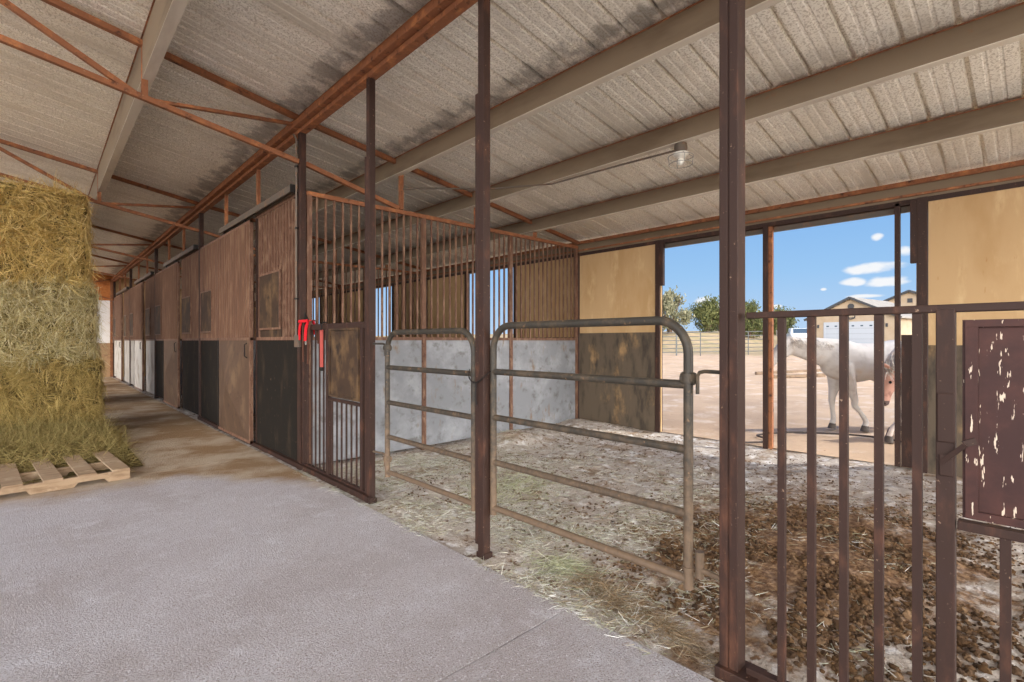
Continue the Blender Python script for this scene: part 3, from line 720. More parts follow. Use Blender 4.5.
# ------------------------------------------------------------------ hay: bales, pallet, loose hay
def bale(x0, x1, y0, y1, z0, z1, mat, label, nst, seed):
    r = np.random.default_rng(seed)
    t = thing('hay_bale', ((x0+x1)/2, (y0+y1)/2, z0), label, 'hay bale', 'big hay bales in the stack')
    bm = bmesh.new(); bmesh.ops.create_cube(bm, size=1); bmesh.ops.subdivide_edges(bm, edges=bm.edges[:], cuts=18, use_grid_fill=True)
    c = Vector(((x0+x1)/2, (y0+y1)/2, (z0+z1)/2)); s = Vector((x1-x0, y1-y0, z1-z0))
    for v in bm.verts:
        p = Vector((v.co.x*s.x, v.co.y*s.y, v.co.z*s.z)); q = Vector((v.co.x, v.co.y, v.co.z))*2
        e = max(0, abs(q.x)**6 + abs(q.y)**6 + abs(q.z)**6 - 1)*.028
        nn = mnoise.fractal((p + c)*2.3 + Vector((seed, 0, 0)), .9, 2.1, 4)
        p = p*(1-e*.6) + q.normalized()*.085*nn
        v.co = p + c - Vector(t.location)
    me = bpy.data.meshes.new('core'); bm.to_mesh(me); bm.free(); me.materials.append(M['haycore'])
    o = bpy.data.objects.new('core', me); COL.objects.link(o); o.parent = t
    me.polygons.foreach_set('use_smooth', [True]*len(me.polygons))
    # wisps of stems on front, right side and top
    per = 13; nc = nst//per; n1 = int(nc*.72); n2 = int(nc*.18); n3 = nc-n1-n2
    C = np.concatenate([
        np.stack([r.uniform(x0, x1, n1), np.full(n1, y0) + r.normal(0, .03, n1), r.uniform(z0-.02, z1+.02, n1)], 1),
        np.stack([np.full(n2, x1) + r.normal(0, .03, n2), r.uniform(y0, y1, n2), r.uniform(z0, z1, n2)], 1),
        np.stack([r.uniform(x0, x1, n3), r.uniform(y0, y1, n3), np.full(n3, z1) + r.normal(0, .02, n3)], 1)])
    D = r.normal(size=(nc,3)) * np.array([.75,.35,.7]); D[:n1,1] -= .3; D[n1:n1+n2,0] += .15; D[:,2] -= .75; D[n1+n2:,2] += .9
    D /= np.linalg.norm(D, axis=1, keepdims=True)
    e_ = C[:,0] > x1-.16; D[e_,0] = -np.abs(D[e_,0])*.6; B = np.clip(r.normal(.0, .45, nc), -.7, .7); LL = r.uniform(.10, .30, nc)
    P = np.repeat(C, per, 0) + r.normal(0, .022, (nc*per, 3)); D = np.repeat(D, per, 0) + r.normal(0, .22, (nc*per, 3))
    n = nc*per; L = np.repeat(LL, per)*r.uniform(.6, 1.15, n); Wd = r.uniform(.0035, .008, n)
    V, q = strands(P - np.array(t.location), D, L, Wd, np.repeat(B, per) + r.normal(0, .2, n), 3)
    so = np_mesh('hay_stems', V, q, M[mat], t); so['kind'] = 'stuff'
    return t
HY = 9.9; tiers = [0, 1.14, 2.29, 3.66]
sp = [(-2.0, .67, 'hay_olive', 'olive brown hay bale at the bottom of the stack, above the loose hay'),
      (-2.0, .61, 'hay_grey', 'pale greyish hay bale in the middle of the stack'),
      (-2.0, .52, 'hay_gold', 'golden hay bale on top of the stack')]
for i, (a, b, mt, lb) in enumerate(sp):
    bale(a, b, HY + [0,.03,.08][i], HY+1.0, tiers[i]+.01, tiers[i+1]-.01, mt, lb, 26000, 30+i)

t = thing('pallet', (.07, 7.05, 0), 'bare wooden pallet on the floor in front of the hay stack', 'pallet')
def stringer(y):
    # notched runner along X
    m = MB(); x0, x1 = -.55, .64; pr = [(x0,.005),(x0+.18,.005),(x0+.21,.045),(x0+.41,.045),(x0+.44,.005),(x1-.44,.005),(x1-.41,.045),(x1-.21,.045),(x1-.18,.005),(x1,.005),(x1,.10),(x0,.10)]
    vs = [(a, y, z) for a, z in pr] + [(a, y+.04, z) for a, z in pr]; n = len(pr)
    m.add(vs, [tuple(range(n)), tuple(range(2*n-1, n-1, -1))] + [(i, (i+1)%n, n+(i+1)%n, n+i) for i in range(n)])
    m.build('stringer', M['wood'], t)
for y in (6.45, 7.03, 7.60): stringer(y)
for i in range(5):
    x = .50 - .262*i; dx = random.uniform(-.012,.012)
    m = MB(); m.add([(x+dx, 6.44, .1), (x+.14+dx, 6.44, .1), (x+.14, 7.65, .1), (x, 7.65, .1), (x+dx, 6.44, .118), (x+.14+dx, 6.44, .118), (x+.14, 7.65, .118), (x, 7.65, .118)], [(0,3,2,1),(4,5,6,7),(0,1,5,4),(1,2,6,5),(2,3,7,6),(3,0,4,7)])
    m.build('deck_board', M['wood'], t)

t.rotation_euler.z = math.radians(4.5)
n = 34000; r = np.random.default_rng(5)
yy = 6.6 + 3.4*r.beta(2.2, 1.1, n); xx = r.uniform(-1.3, .78, n) + r.normal(0,.06,n)
def pile(x, y):
    z = .17*np.clip((y-7.15)/.8, 0, 1)**.7 + .03*np.clip((y-8.4)/1.3, 0, 1); e = np.clip((.80-x)/.4, 0, 1); return .02 + z*e**.6
zz = pile(xx, yy)*r.uniform(.55, 1.05, n)
on = yy < 7.4; inx = ((xx-.50) % .262) > .145
keep = ~(on & (~inx) & (yy < 7.05)) ; zz[on & (yy < 7.1)] *= .5
P = np.stack([xx, yy, zz], 1)[keep]; n = len(P)
D = r.normal(size=(n,3))*np.array([1,1,.28]); D[:,2] += .08
V, q = strands(P, D, r.uniform(.05,.18,n), r.uniform(.003,.007,n), r.normal(0,.8,n), 3)
ys2, xs2 = np.linspace(7.0, 10, 22), np.linspace(-1.6, .86, 18)
base = [(x, y, float(pile(np.array(x), np.array(y)))*.82 + .012*mnoise.noise(Vector((x*6, y*6, 0)))) for x in xs2 for y in ys2]
bq = [(i*22+j, (i+1)*22+j, (i+1)*22+j+1, i*22+j+1) for i in range(17) for j in range(21)]
lh = thing('loose_hay_heap', (0,0,0), 'heap of loose olive hay spilling over the pallet below the bales', 'loose hay')
np_mesh('heap_body', base, bq, M['haycore'], lh, smooth=True)
h = np_mesh('hay_stems', V, q, M['hay_loose'], lh); h['kind'] = 'stuff'

# straw scattered in the stall
n = 120000; r = np.random.default_rng(11)
xx = r.uniform(XE-.05, 6.2, n); yy = r.uniform(.2, K(3)-.2, n)
dens = np.array([mnoise.noise(Vector((a*1.6, b*1.6, 2))) + .5*mnoise.noise(Vector((a*5, b*5, 9))) for a, b in zip(xx, yy)])
fall = np.clip(1.25 - (xx-XE)/3.0, 0, 1)*np.clip((yy-.3)/1.3, 0, 1)
brown = np.clip(1.2 - np.sqrt(((xx-3.95)/1.6)**2 + ((yy-1.1)/.9)**2), 0, 1)
keep = r.uniform(0,1,n) < np.clip((dens+.42)*fall*(1-.8*brown), 0, 1)
xx, yy, dens = xx[keep], yy[keep], dens[keep]; n = len(xx)
zz = np.array([dirt_z(a, b) if a > XE else 0.0 for a, b in zip(xx, yy)]) + .006 + .03*np.clip(dens, 0, 1)*r.uniform(0, 1, n)
D = r.normal(size=(n,3))*np.array([1,1,.16]); D[:,2] = np.abs(D[:,2])*.7
V, q = strands(np.stack([xx,yy,zz],1), D, r.uniform(.02,.085,n), r.uniform(.0018,.0036,n), r.normal(0,.3,n), 2)
s = np_mesh('straw', V, q, M['straw']); tag(s, 'pale straw scattered over the stall dirt behind the gates', 'straw', kind='stuff')

def tuft(cx, cy, sx, sy, ang, nst, mat, label, seed):
    r = np.random.default_rng(seed); a = r.normal(0, sx, nst); b = r.normal(0, sy, nst); ca, sa = math.cos(ang), math.sin(ang)
    x = cx + a*ca - b*sa; y = cy + a*sa + b*ca; ok = x > XE+.03; x, y, a, b = x[ok], y[ok], a[ok], b[ok]; n = len(x)
    z = np.array([dirt_z(i, j) for i, j in zip(x, y)]) + .05*np.exp(-(a/sx)**2-(b/sy)**2)*r.uniform(.1, 1, n)
    D = r.normal(size=(n,3))*np.array([.55,.55,.2]); D[:,0] += ca*.8; D[:,1] += sa*.8; D[:,2] = np.abs(D[:,2])*.5 - .05
    V, q = strands(np.stack([x,y,z],1), D, r.uniform(.05,.16,n), r.uniform(.002,.004,n), r.normal(0,.5,n), 3)
    o = np_mesh('straw_tuft', V, q, M[mat]); tag(o, label, 'straw', kind='stuff')
M['tuft_brown'] = haymat('brown_straw', srgb(150,126,98), srgb(122,100,74), srgb(172,152,124), srgb(104,86,62), srgb(186,172,148))
M['tuft_green'] = haymat('greenish_straw', srgb(170,172,136), srgb(146,150,112), srgb(192,192,164), srgb(128,130,94), srgb(206,204,186))
tuft(2.36, 1.75, .20, .07, -1.9, 1100, 'tuft_brown', 'brownish tuft of trampled straw on the ground under the wide gate', 41)
tuft(2.42, 2.12, .12, .09, -1.2, 600, 'tuft_green', 'greenish tuft of straw beside the middle post foot', 42)
tuft(2.28, 1.30, .18, .05, -1.9, 600, 'tuft_brown', 'thin brownish straw tuft between the wide gate and the slab edge', 43)
tuft(3.3, 3.6, .4, .25, .4, 1300, 'tuft_green', 'greenish straw spread in the stall behind the smaller gate', 44)

# manure clumps
ico = bmesh.new(); bmesh.ops.create_icosphere(ico, subdivisions=1, radius=1); iv = np.array([v.co[:] for v in ico.verts]); ifc = np.array([[v.index for v in f.verts] for f in ico.faces]); ico.free()
VV = []; FF = []; r = np.random.default_rng(3); cnt = 0
while cnt < 9000:
    if r.uniform() < .62: x = 3.75 + r.normal(0, .85); y = .95 + r.normal(0, .62)
    else: x = r.uniform(2.5, 6.9); y = r.uniform(-1.2, 5.2)
    if x < 2.45 or x > 7 or y < -1.5 or y > 5: continue
    if mnoise.noise(Vector((x*2.2, y*2.2, 5))) < -.12: continue
    s_ = (.007 + .022*r.beta(1.2,3.5))*(1.2 if x < 3.4 else .9)*(1 if math.hypot((x-3.75)/1.5,(y-.95)/1.1) < 1 else .62)
    sc = s_*r.uniform(.7, 1.2, 3)*np.array([1,1,.75])
    w = 1 + .28*np.sin(iv@r.normal(0,2.2,3) + r.uniform(0,6)) + .1*np.sin(iv@r.normal(0,5,3))
    VV.append(iv*w[:,None]*sc + np.array([x, y, dirt_z(x, y) + s_*.2])); FF.append(ifc + cnt*len(iv)); cnt += 1
mo = np_mesh('manure', np.concatenate(VV), np.concatenate(FF), M['manure'])
tag(mo, 'brown manure clods trampled into the dirt behind the barred panel', 'manure', kind='stuff')

# ------------------------------------------------------------------ horses
def horse(loc, rz, label, head, legs, coat, face=None, group='white horses in the paddock'):
    """x forward, y left; legs: four hoof offsets (front left, front right, hind left, hind right)"""
    t = thing('horse', loc, label, 'horse', group, rz)
    m = MB()
    ringd = [(-.84,1.12,.05,.08),(-.78,1.12,.16,.17),(-.66,1.13,.235,.245),(-.50,1.14,.265,.275),(-.30,1.105,.265,.275),(-.10,1.07,.275,.285),(.10,1.05,.275,.305),(.28,1.08,.25,.33),(.42,1.10,.215,.30),(.54,1.08,.17,.24),(.63,1.05,.09,.14)]
    rg = []
    for x, zc, ry, rz_ in ringd:
        rg.append([Vector((x, ry*math.cos(a), zc + rz_*math.sin(a)*(1.04 if math.sin(a) > 0 else 1))) for a in [2*PI*j/20 for j in range(20)]])
    m.rings(rg)
    poll = Vector(head['poll']); muz = Vector(head['muzzle']); b0 = Vector((.36, 0, 1.17)); mid = (b0+poll)/2 + Vector(head.get('sag', (0,0,.03)))
    rg = []
    for i in range(9):
        u = i/8; p = b0*(1-u)**2 + mid*2*u*(1-u)*1.0 + poll*u*u
        d = ((mid-b0)*(1-u) + (poll-mid)*u).normalized(); nrm = Vector((-d.z, 0, d.x))
        if nrm.z < 0: nrm = -nrm
        rn = .27*(1-u) + .125*u; rs = .15*(1-u) + .075*u
        rg.append([p + nrm*rn*math.sin(a) + Vector((0,1,0))*rs*math.cos(a) for a in [2*PI*j/16 for j in range(16)]])
    m.rings(rg)
    hd = (muz-poll); hl = hd.length; d = hd.normalized(); nrm = Vector((-d.z,0,d.x))
    if nrm.dot(Vector((0,0,1))) < 0 and abs(d.z) < .95: nrm = -nrm
    if abs(d.z) >= .95: nrm = Vector((1,0,0))
    rg = []
    for u, rn, rs, off in ((-.14,.05,.05,-.01),(-.05,.115,.085,-.02),(.12,.135,.095,-.035),(.3,.128,.09,-.035),(.5,.095,.07,-.015),(.7,.075,.058,-.005),(.86,.072,.06,-.008),(.97,.062,.055,-.012),(1.02,.03,.03,-.012)):
        c = poll + d*hl*u + nrm*off
        rg.append([c + nrm*rn*math.sin(a) + Vector((0,1,0))*rs*math.cos(a) for a in [2*PI*j/14 for j in range(14)]])
    m.rings(rg)
    hooves = []
    for i, (fx, fy, fz) in enumerate(legs):
        s = 1 if i % 2 == 0 else -1
        hoof = Vector((fx, fy, fz))
        if i < 2:
            sh = Vector((.40, s*.14, 1.05)); el = Vector((.33, s*.15, .80)); kn = Vector((.33*.45+fx*.55 + .03, s*.13, .45 + fz*.4)); fet = hoof + Vector((-.025, 0, .13))
            m.tube([sh, el, (el+kn)/2, kn + Vector((0,0,.05)), kn, kn - Vector((0,0,.06)), (kn+fet)/2, fet + Vector((0,0,.03)), fet, hoof + Vector((.01,0,.06))], [.13,.115,.075,.052,.053,.044,.036,.040,.042,.042], 12)
        else:
            hp = Vector((-.52, s*.13, 1.10)); st = Vector((-.38, s*.17, .83)); hk = Vector((fx-.07, s*.13, .52+fz*.5)); fet = hoof + Vector((-.03, 0, .13))
            m.tube([hp, st, (st+hk)/2 + Vector((.02,0,.02)), hk + Vector((-.01,0,.04)), hk - Vector((0,0,.05)), (hk+fet)/2, fet + Vector((0,0,.03)), fet, hoof + Vector((.01,0,.06))], [.20,.17,.095,.055,.05,.04,.042,.044,.045], 12)
        hooves.append(hoof)
    me = bpy.data.meshes.new('body_tmp'); me.from_pydata([tuple(v) for v in m.v], [], m.f)
    bm = bmesh.new(); bm.from_mesh(me); bmesh.ops.recalc_face_normals(bm, faces=bm.faces[:]); bm.to_mesh(me); bm.free()
    o = bpy.data.objects.new('body_tmp', me); COL.objects.link(o)
    rm = o.modifiers.new('r', 'REMESH'); rm.mode = 'VOXEL'; rm.voxel_size = .022
    sm = o.modifiers.new('s', 'SMOOTH'); sm.iterations = 5; sm.factor = .5
    me2 = bpy.data.meshes.new_from_object(o.evaluated_get(bpy.context.evaluated_depsgraph_get()))
    bpy.data.objects.remove(o)
    me2.name = 'body'; me2.materials.clear(); me2.materials.append(M[coat])
    if face:
        me2.materials.append(M[face]); me2.materials.append(M['muzzle'])
        for p in me2.polygons:
            c = p.center; u = (c-poll).dot(d)/hl; rad = ((c-poll) - d*(c-poll).dot(d)).length
            if rad < .19 and .0 < u < .86: p.material_index = 1
            elif rad < .15 and u >= .86: p.material_index = 2
    else:
        me2.materials.append(M['muzzle'])
        for p in me2.polygons:
            c = p.center; u = (c-poll).dot(d)/hl; rad = ((c-poll) - d*(c-poll).dot(d)).length
            if rad < .15 and u >= .9: p.material_index = 1
    me2.polygons.foreach_set('use_smooth', [True]*len(me2.polygons))
    b = bpy.data.objects.new('body', me2); COL.objects.link(b); b.parent = t
    for s in (-1, 1):
        e = poll + d*(-.06*hl) + nrm*.08 + Vector((0, s*.055, 0)); up = (nrm*.8 - d*.5).normalized()
        MB().tube([e, e + up*.05 + Vector((0,s*.012,0)), e + up*.10 + Vector((0,s*.016,0)), e + up*.16 + Vector((0,s*.01,0))], [.02,.035,.028,.004], 10, flat=.6).build('ear', M[face or coat], t, smooth=True, local=True)
        MB().ball(poll + d*hl*.32 + nrm*.045 + Vector((0, s*.083, 0)), (.022,.014,.022)).build('eye', M['eye'], t, smooth=True, local=True)
        MB().ball(poll + d*hl*.93 + nrm*.02 + Vector((0, s*.052, 0)), (.016,.01,.014), 8, 6).build('nostril', M['eye'], t, smooth=True, local=True)
    for h in hooves:
        MB().tube([h, h + Vector((-.005,0,.04)), h + Vector((-.012,0,.085))], [.062,.055,.046], 14).build('hoof', M['hoof'], t, smooth=True, local=True)
    # mane along the crest, tail at the croup
    r = np.random.default_rng(8); n = 700; u = r.uniform(.02, .98, n); P = []; Dd = []
    for ui in u:
        p = b0*(1-ui)**2 + mid*2*ui*(1-ui) + poll*ui*ui; dd = ((mid-b0)*(1-ui) + (poll-mid)*ui).normalized(); nn = Vector((-dd.z,0,dd.x)); nn = nn if nn.z > 0 else -nn
        P.append(p + nn*(.25*(1-ui)+.12*ui) + Vector((0, r.normal(0,.012), 0))); Dd.append(Vector((r.normal(0,.25), .55, -.75 + r.normal(0,.2))))
    V, q = strands(np.array([p[:] for p in P]), np.array([x[:] for x in Dd]), r.uniform(.10,.24,n), r.uniform(.008,.016,n), r.normal(0,.15,n), 3)
    np_mesh('mane', V, q, M['mane'], t)
    MB().tube([(-.80,0,1.26),(-.90,0,1.20),(-.95,0,1.0),(-.94,0,.75),(-.92,0,.5),(-.91,0,.36)], [.035,.05,.06,.065,.05,.012], 12).build('tail', M['mane'], t, smooth=True, local=True)
    return t
HR = math.radians(136.6)
horse((9.42, 1.93, .03), HR, 'white horse in the sunny paddock with its head raised towards the left', {'poll': (1.22, 0, 1.355), 'muzzle': (1.50, 0, .99), 'sag': (0,0,.0)},
      [(.06,.13,0), (.40,-.13,0), (-.50,.14,0), (-.82,-.14,0)], 'coat')
horse((9.34, .88, .03), HR, 'second pale horse lowering its pinkish face in front of the white horse', {'poll': (.82, 0, .98), 'muzzle': (.95, 0, .49), 'sag': (.14,0,.14)},
      [(.97,.13,0), (.22,-.13,0), (-.55,.14,0), (-.75,-.14,0)], 'coat2', 'pinkface')

# ------------------------------------------------------------------ outside: dark line, timbers, fence, trees, house, car
t = thing('line', (9.0, 2.5, 0), 'thin dark line lying across the sunny dirt by the horses', 'line')  # thin dark tube winding over the ground
hp = [(6.9, 2.95), (7.35, 2.62), (7.6, 2.75), (7.8, 2.9), (8.3, 2.65), (8.6, 2.2), (8.75, 1.7), (8.6, 1.2), (8.5, .6)]
pth = []
for i in range(len(hp)-1):
    for j in range(6):
        u = j/6; p0 = hp[max(0,i-1)]; p1 = hp[i]; p2 = hp[i+1]; p3 = hp[min(len(hp)-1,i+2)]
        c = [.5*((2*p1[k]) + (-p0[k]+p2[k])*u + (2*p0[k]-5*p1[k]+4*p2[k]-p3[k])*u*u + (-p0[k]+3*p1[k]-3*p2[k]+p3[k])*u**3) for k in (0,1)]
        pth.append((c[0], c[1], max(gz(*c), 0) + .03))
MB().tube(pth, .014, 8).build('tube', M['line'], t, smooth=True)
for i, (xa, ya, xb, yb, lb) in enumerate(((17.3, 6.2, 19.2, 5.0, 'weathered timber lying on the sand behind the white horse, nearer one'), (18.6, 7.0, 21.2, 5.6, 'weathered timber lying on the sand behind the white horse, farther one'))):
    m = MB(); m.bar((xa, ya, gz(xa,ya)+.05), (xb, yb, gz(xb,yb)+.05), .11, .11); tag(m.build('timber', M['timber'], bevel=.015), lb, 'timber', 'timbers in the paddock')

def fence_panel(p, q, label, gate_=False):
    p = Vector((p[0], p[1], gz(*p)-.05)); q = Vector((q[0], q[1], gz(*q)-.05))
    t = thing('pipe_fence_panel', ((p+q)/2)[:], label, 'fence panel', 'grey pipe fence panels across the paddock')
    for h in (.3, .55, .8, 1.05, 1.3, 1.55): MB().tube([p+Vector((0,0,h)), q+Vector((0,0,h))], .024, 8).build('rail', M['fence'], t, smooth=True)
    for u in (0, .5, 1): c = p.lerp(q, u); MB().tube([c, c+Vector((0,0,1.62 if u != .5 else 1.56))], .032, 8).build('upright', M['fence'], t, smooth=True)
    return t
fa, fb = Vector((27.4, 18.1)), Vector((34.1, 11.8)); nf = 3
names = ['leftmost grey pipe fence panel seen through the wide opening', 'middle grey pipe fence panel of the paddock, just left of the thickest post', 'rightmost grey pipe fence panel, behind the thickest post']
for i in range(nf): fence_panel(fa.lerp(fb, i/nf), fa.lerp(fb, (i+.985)/nf), names[i])

def tree(x, y, h, w, mat, label, seed, loose):
    r = np.random.default_rng(seed); z0 = gz(x, y) - .1
    t = thing('juniper_tree', (x, y, z0), label, 'tree', 'junipers beyond the paddock')
    m = MB()
    for i in range(5):
        a = 2*PI*i/5 + seed; e = Vector((math.cos(a)*w*.32, math.sin(a)*w*.32, h*r.uniform(.55,.85)))
        m.tube([Vector((math.cos(a)*.08, math.sin(a)*.08, 0)), e*.4 + Vector((0,0,.1*h)), e], [.13,.08,.02], 7)
    m.build('trunk', M['bark'], t, smooth=True, local=True)
    nc = 38 if loose else 30; n_per = 130; P = []
    for c in range(nc):
        u = r.uniform(0, 1); a = r.uniform(0, 2*PI); hh = h*(.16 + .80*u); rad = w*.5*math.sqrt(max(.05, 1-((u-.38)/.66)**2))*math.sqrt(r.uniform(.15, 1))
        cc = np.array([math.cos(a)*rad, math.sin(a)*rad, hh]); s_ = w*(.11 if loose else .15)
        P.append(cc + r.normal(size=(n_per,3))*s_*np.array([.6,.6,.75]))
    P = np.concatenate(P); n = len(P)
    D = r.normal(size=(n,3)); D[:,2] = np.abs(D[:,2])+.5
    V, q = strands(P, D, r.uniform(.12,.30,n), r.uniform(.07,.15,n), r.normal(0,.2,n), 1)
    np_mesh('foliage', V, q, M[mat], t)
tr = [(44.2, 24.6, 3.9, 3.4, 'leafA', 'tall loose grey-green juniper on the far slope, seen through the wide opening', 1, True),
      (48.6, 22.9, 3.0, 3.3, 'leafB', 'round dark green juniper on the far slope, left of the thickest post', 2, False),
      (39.2, 24.0, 2.6, 2.4, 'leafA', 'small grey-green juniper against the left edge of the wide opening', 3, True),
      (51.8, 19.9, 3.4, 2.8, 'leafB', 'green juniper seen just right of the thickest post', 4, False),
      (62.0, 20.8, 2.6, 3.4, 'leafB', 'distant dark juniper left of the white car', 5, False),
      (60.0, 26.5, 2.6, 3.6, 'leafA', 'distant grey juniper behind the paddock fence, on the slope top', 6, True)]
for a in tr: tree(*a)

# garage: gable end towards the barn
gx, gy, grz = 61.5, 13.6, math.radians(172)
t = thing('garage_building', (gx, gy, gz(gx,gy)-.05), 'tan garage with a white door and round gable vent beyond the horse', 'building', rz=grz)
def gl(m, nm, mat, par=None, **k): return m.build(nm, M[mat], par or t, local=True, **k)
w, d_, h, ap = 4.0, 10.0, 2.75, 4.75
m = MB(); pr = [(-w,0),(w,0),(w,h),(0,ap),(-w,h)]
m.add([(0,a,b) for a,b in pr] + [(-d_,a,b) for a,b in pr], [(0,1,2,3,4),(9,8,7,6,5)] + [(i,(i+1)%5,5+(i+1)%5,5+i) for i in range(5)]); gl(m, 'walls', 'stucco')
m = MB(); sl = (ap-h)/w; e = w+.45
for s in (-1, 1):
    m.add([(.4,0,ap+.05),(.4,s*e,ap+.05-sl*e),(-d_-.4,s*e,ap+.05-sl*e),(-d_-.4,0,ap+.05),(.4,0,ap+.2),(.4,s*e,ap+.2-sl*e),(-d_-.4,s*e,ap+.2-sl*e),(-d_-.4,0,ap+.2)], [(0,1,2,3),(4,7,6,5),(0,4,5,1),(1,5,6,2),(2,6,7,3),(3,7,4,0)])
gl(m, 'roof', 'shingle')
m = MB()
for s in (-1, 1): m.bar((.44,0,ap+.10), (.44,s*e,ap+.10-sl*e), .06, .22)
gl(m, 'fascia', 'trimdark')
dr = MB().box(.0,.06,-2.45,2.45,0,2.2); dr = gl(dr, 'garage_door', 'white')
m = MB()
for z in (.55, 1.1, 1.65): m.box(.058,.07,-2.45,2.45,z-.012,z+.012)
gl(m, 'door_groove', 'sheetgrey', dr)
for i in range(6): gl(MB().box(.058,.075,-2.2+i*.8-.12,-2.2+i*.8+.12,1.85,1.98), 'pane', 'carglass', dr)
m = MB(); m.box(0,.08,-2.6,-2.45,0,2.35); m.box(0,.08,2.45,2.6,0,2.35); m.box(0,.08,-2.45,2.45,2.2,2.35); gl(m, 'door_trim', 'white')
m = MB(); m.tube([(0,0,3.95),(.06,0,3.95)], .30, 20); gl(m, 'gable_vent', 'trimdark')
m = MB(); m.bar((.05,-.4,2.75),(.05,.4,2.75),.05,.08); m.tube([(.07,-.4,2.95),(.07,-.3,2.7),(.07,0,2.6),(.07,.3,2.7),(.07,.4,2.95)],.05,6); gl(m, 'wall_ornament', 'trimdark')
for s in (-1, 1):
    gl(MB().box(0,.14,s*3.15-.08,s*3.15+.08,1.75,2.1), 'wall_lamp', 'trimdark')
    gl(MB().box(-.02,.05,s*w-.12,s*w+.02*s+.12*0,0,h) if s > 0 else MB().box(-.02,.05,-w-.02,-w+.12,0,h), 'corner_trim', 'white')
# larger house behind
hx, hy = 76.0, 10.8
t = thing('house', (hx, hy, gz(hx,hy)-.1), 'taller tan house gable peeking out behind the garage roof', 'building', rz=grz)
w, d_, h, ap = 4.6, 9.0, 4.0, 6.0
m = MB(); pr = [(-w,0),(w,0),(w,h),(0,ap),(-w,h)]
m.add([(0,a,b) for a,b in pr] + [(-d_,a,b) for a,b in pr], [(0,1,2,3,4),(9,8,7,6,5)] + [(i,(i+1)%5,5+(i+1)%5,5+i) for i in range(5)]); gl(m, 'walls', 'stucco')
m = MB(); sl = (ap-h)/w; e = w+.45
for s in (-1, 1):
    m.add([(.4,0,ap+.05),(.4,s*e,ap+.05-sl*e),(-d_-.4,s*e,ap+.05-sl*e),(-d_-.4,0,ap+.05),(.4,0,ap+.2),(.4,s*e,ap+.2-sl*e),(-d_-.4,s*e,ap+.2-sl*e),(-d_-.4,0,ap+.2)], [(0,1,2,3),(4,7,6,5),(0,4,5,1),(1,5,6,2),(2,6,7,3),(3,7,4,0)])
gl(m, 'roof', 'shingle')
m = MB()
for s in (-1, 1): m.bar((.44,0,ap+.10), (.44,s*e,ap+.10-sl*e), .06, .24)
gl(m, 'fascia', 'trimdark')
gl(MB().box(0,.07,-.25,.25,4.7,5.2), 'gable_vent', 'trimdark')

# car
cx, cy = 53.0, 15.9
t = thing('car', (cx, cy, gz(cx,cy)), 'white car parked left of the garage, seen over the horse', 'car', rz=math.radians(205)); t.scale = (1.12, 1.12, 1.2)
prof = [(2.25,.45),(2.2,.72),(1.3,.95),(.65,1.38),(-.75,1.42),(-1.6,1.05),(-2.2,1.0),(-2.25,.5),(-2.15,.3),(2.15,.28)]
rg = []
for y, ins in ((-.86,.10),(-.80,.0),(.80,.0),(.86,.10)):
    rg.append([Vector((x*(1-ins*.3), y*(1 if z < 1 else .86), z - (ins*.3 if z > .6 else 0))) for x, z in prof])
m = MB(); m.rings(rg); gl(m, 'body', 'carwhite', smooth=False, bevel=.04)
for s in (-1, 1):
    m = MB(); a = .76*s; vs = [(1.12,1.0),(.6,1.32),(-.05,1.345),(-.05,1.0)]
    for pts_ in (vs, [(-.12,1.0),(-.12,1.345),(-.7,1.34),(-1.3,1.06)]):
        m.add([(x,.80*s*(1 if z<1.02 else .90)+.015*s,z) for x,z in pts_] + [(x,.80*s*(1 if z<1.02 else .90)-.02*s,z) for x,z in pts_], [(0,1,2,3),(7,6,5,4),(0,4,5,1),(1,5,6,2),(2,6,7,3),(3,7,4,0)])
    gl(m, 'side_window', 'carglass')
    for x in (1.4, -1.35):
        wh = gl(MB().tube([(x,s*.70,.31),(x,s*.88,.31)], .31, 18), 'wheel', 'tyre', smooth=True)
        gl(MB().tube([(x,s*.87,.31),(x,s*.895,.31)], .19, 14), 'wheel_rim', 'zinc', wh)
m = MB(); m.add([(1.24,-.66,1.0),(1.24,.66,1.0),(.70,.60,1.36),(.70,-.60,1.36),(1.20,-.66,.97),(1.20,.66,.97),(.66,.60,1.33),(.66,-.60,1.33)], [(0,1,2,3),(7,6,5,4),(0,4,5,1),(1,5,6,2),(2,6,7,3),(3,7,4,0)]); gl(m, 'windscreen', 'carglass')
m = MB(); m.add([(-1.55,-.64,1.09),(-1.55,.64,1.09),(-.82,.58,1.41),(-.82,-.58,1.41),(-1.5,-.64,1.05),(-1.5,.64,1.05),(-.78,.58,1.36),(-.78,-.58,1.36)], [(0,1,2,3),(7,6,5,4),(0,4,5,1),(1,5,6,2),(2,6,7,3),(3,7,4,0)]); gl(m, 'rear_window', 'carglass')
for s in (-1, 1): gl(MB().box(-2.27,-2.2,s*.6-.16,s*.6+.16,.72,.88), 'tail_lamp', 'lamp')

# ------------------------------------------------------------------ light
sun = bpy.data.lights.new('sun', 'SUN'); so = bpy.data.objects.new('sun', sun); COL.objects.link(so)
sun.energy = 3.0; sun.angle = math.radians(.6); sun.color = (1, .95, .86)
el = math.radians(58); ax = Vector((.593*math.cos(el), -.805*math.cos(el), math.sin(el)))
so.rotation_euler = ax.to_track_quat('Z', 'Y').to_euler(); so.location = (20, -10, 30)

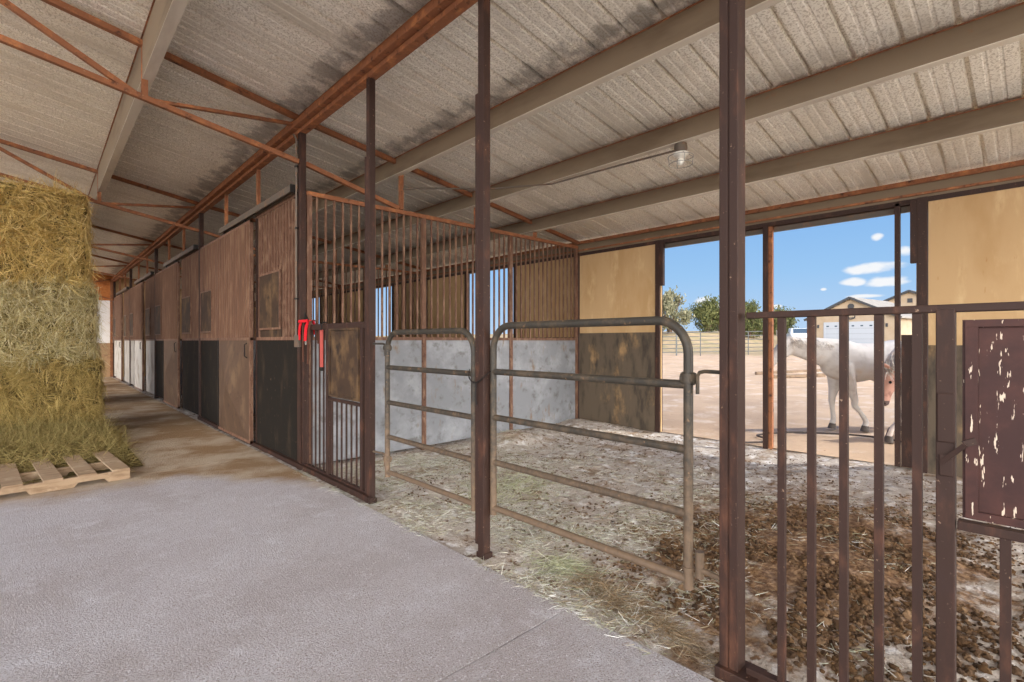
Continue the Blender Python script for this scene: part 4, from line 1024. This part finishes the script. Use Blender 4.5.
wd = bpy.data.worlds.new('sky'); SC.world = wd; wd.use_nodes = True; nt = wd.node_tree; nt.nodes.clear()
out = nt.nodes.new('ShaderNodeOutputWorld'); bg = nt.nodes.new('ShaderNodeBackground'); nt.links.new(bg.outputs[0], out.inputs[0])
tc = nt.nodes.new('ShaderNodeTexCoord'); sep = nt.nodes.new('ShaderNodeSeparateXYZ'); nt.links.new(tc.outputs['Generated'], sep.inputs[0])
X, Y, Z = sep.outputs
cr = nt.nodes.new('ShaderNodeValToRGB'); nt.links.new(Z, cr.inputs[0]); e = cr.color_ramp.elements
e[0].position = 0; e[0].color = srgb(190,216,244); e[1].position = .8; e[1].color = srgb(64,122,206)
e.new(.12).color = srgb(156,200,243); e.new(.32).color = srgb(110,168,234)
# small fair-weather clouds: (bearing y/x, height z/x, half sizes)
clouds = [(.192,.1206,.046,.0105),(.2185,.0998,.024,.008),(.172,.0974,.032,.010),(.185,.171,.010,.007),(.150,.143,.014,.009),(.262,.091,.006,.003),(.20,.075,.03,.004),(.479,.085,.024,.010),(.47,.072,.03,.006),(.34,.065,.012,.004),(.70,.05,.06,.016),(.9,.10,.09,.02),(-.1,.12,.09,.02),(-.3,.2,.12,.03)]
xs_ = mth(nt, 'MAXIMUM', X, .05); ca = mth(nt, 'DIVIDE', Y, xs_); cb = mth(nt, 'DIVIDE', Z, xs_)
cv = nt.nodes.new('ShaderNodeCombineXYZ'); nt.links.new(mth(nt,'MULTIPLY',ca,26), cv.inputs[0]); nt.links.new(mth(nt,'MULTIPLY',cb,60), cv.inputs[1])
cn = nt.nodes.new('ShaderNodeTexNoise'); cn.inputs['Scale'].default_value = 1; cn.inputs['Detail'].default_value = 6; nt.links.new(cv.outputs[0], cn.inputs['Vector'])
tot = None
for a, b, sa, sb in clouds:
    da = mth(nt,'DIVIDE',mth(nt,'SUBTRACT',ca,a),sa); db = mth(nt,'DIVIDE',mth(nt,'SUBTRACT',cb,b),sb)
    rr = mth(nt,'ADD',mth(nt,'MULTIPLY',da,da),mth(nt,'MULTIPLY',db,db))
    f = mth(nt,'SUBTRACT',1.0,rr); tot = f if tot is None else mth(nt,'MAXIMUM',tot,f)
cm = ramp(nt, mth(nt,'ADD',tot,mth(nt,'MULTIPLY',mth(nt,'SUBTRACT',cn.outputs[0],.5),2.2)), -.05, .9)
cm = mth(nt,'MULTIPLY',cm,ramp(nt,X,.1,.2))
skyc = mixc(nt, cm, cr.outputs[0], (.92,.94,.97,1))
# fill glow added to the unseen sky behind and left, to brighten the barn
dt = mth(nt,'ADD',mth(nt,'MULTIPLY',X,-.45),mth(nt,'MULTIPLY',Y,-.89))
fill_glow = mth(nt,'MULTIPLY',ramp(nt,dt,.05,.55),ramp(nt,Z,.35,.75,1,0))
skyc = mixc(nt, fill_glow, skyc, (8.2,8.0,7.8,1))
nt.links.new(skyc, bg.inputs['Color']); bg.inputs['Strength'].default_value = 1.0

# ------------------------------------------------------------------ colour management
vs = SC.view_settings; vs.view_transform = 'Standard'; vs.look = 'None'; vs.exposure = 0.0; vs.gamma = 1.0; vs.use_curve_mapping = False
SC.cycles.use_denoising = True
SC.cycles.max_bounces = 8; SC.cycles.diffuse_bounces = 6
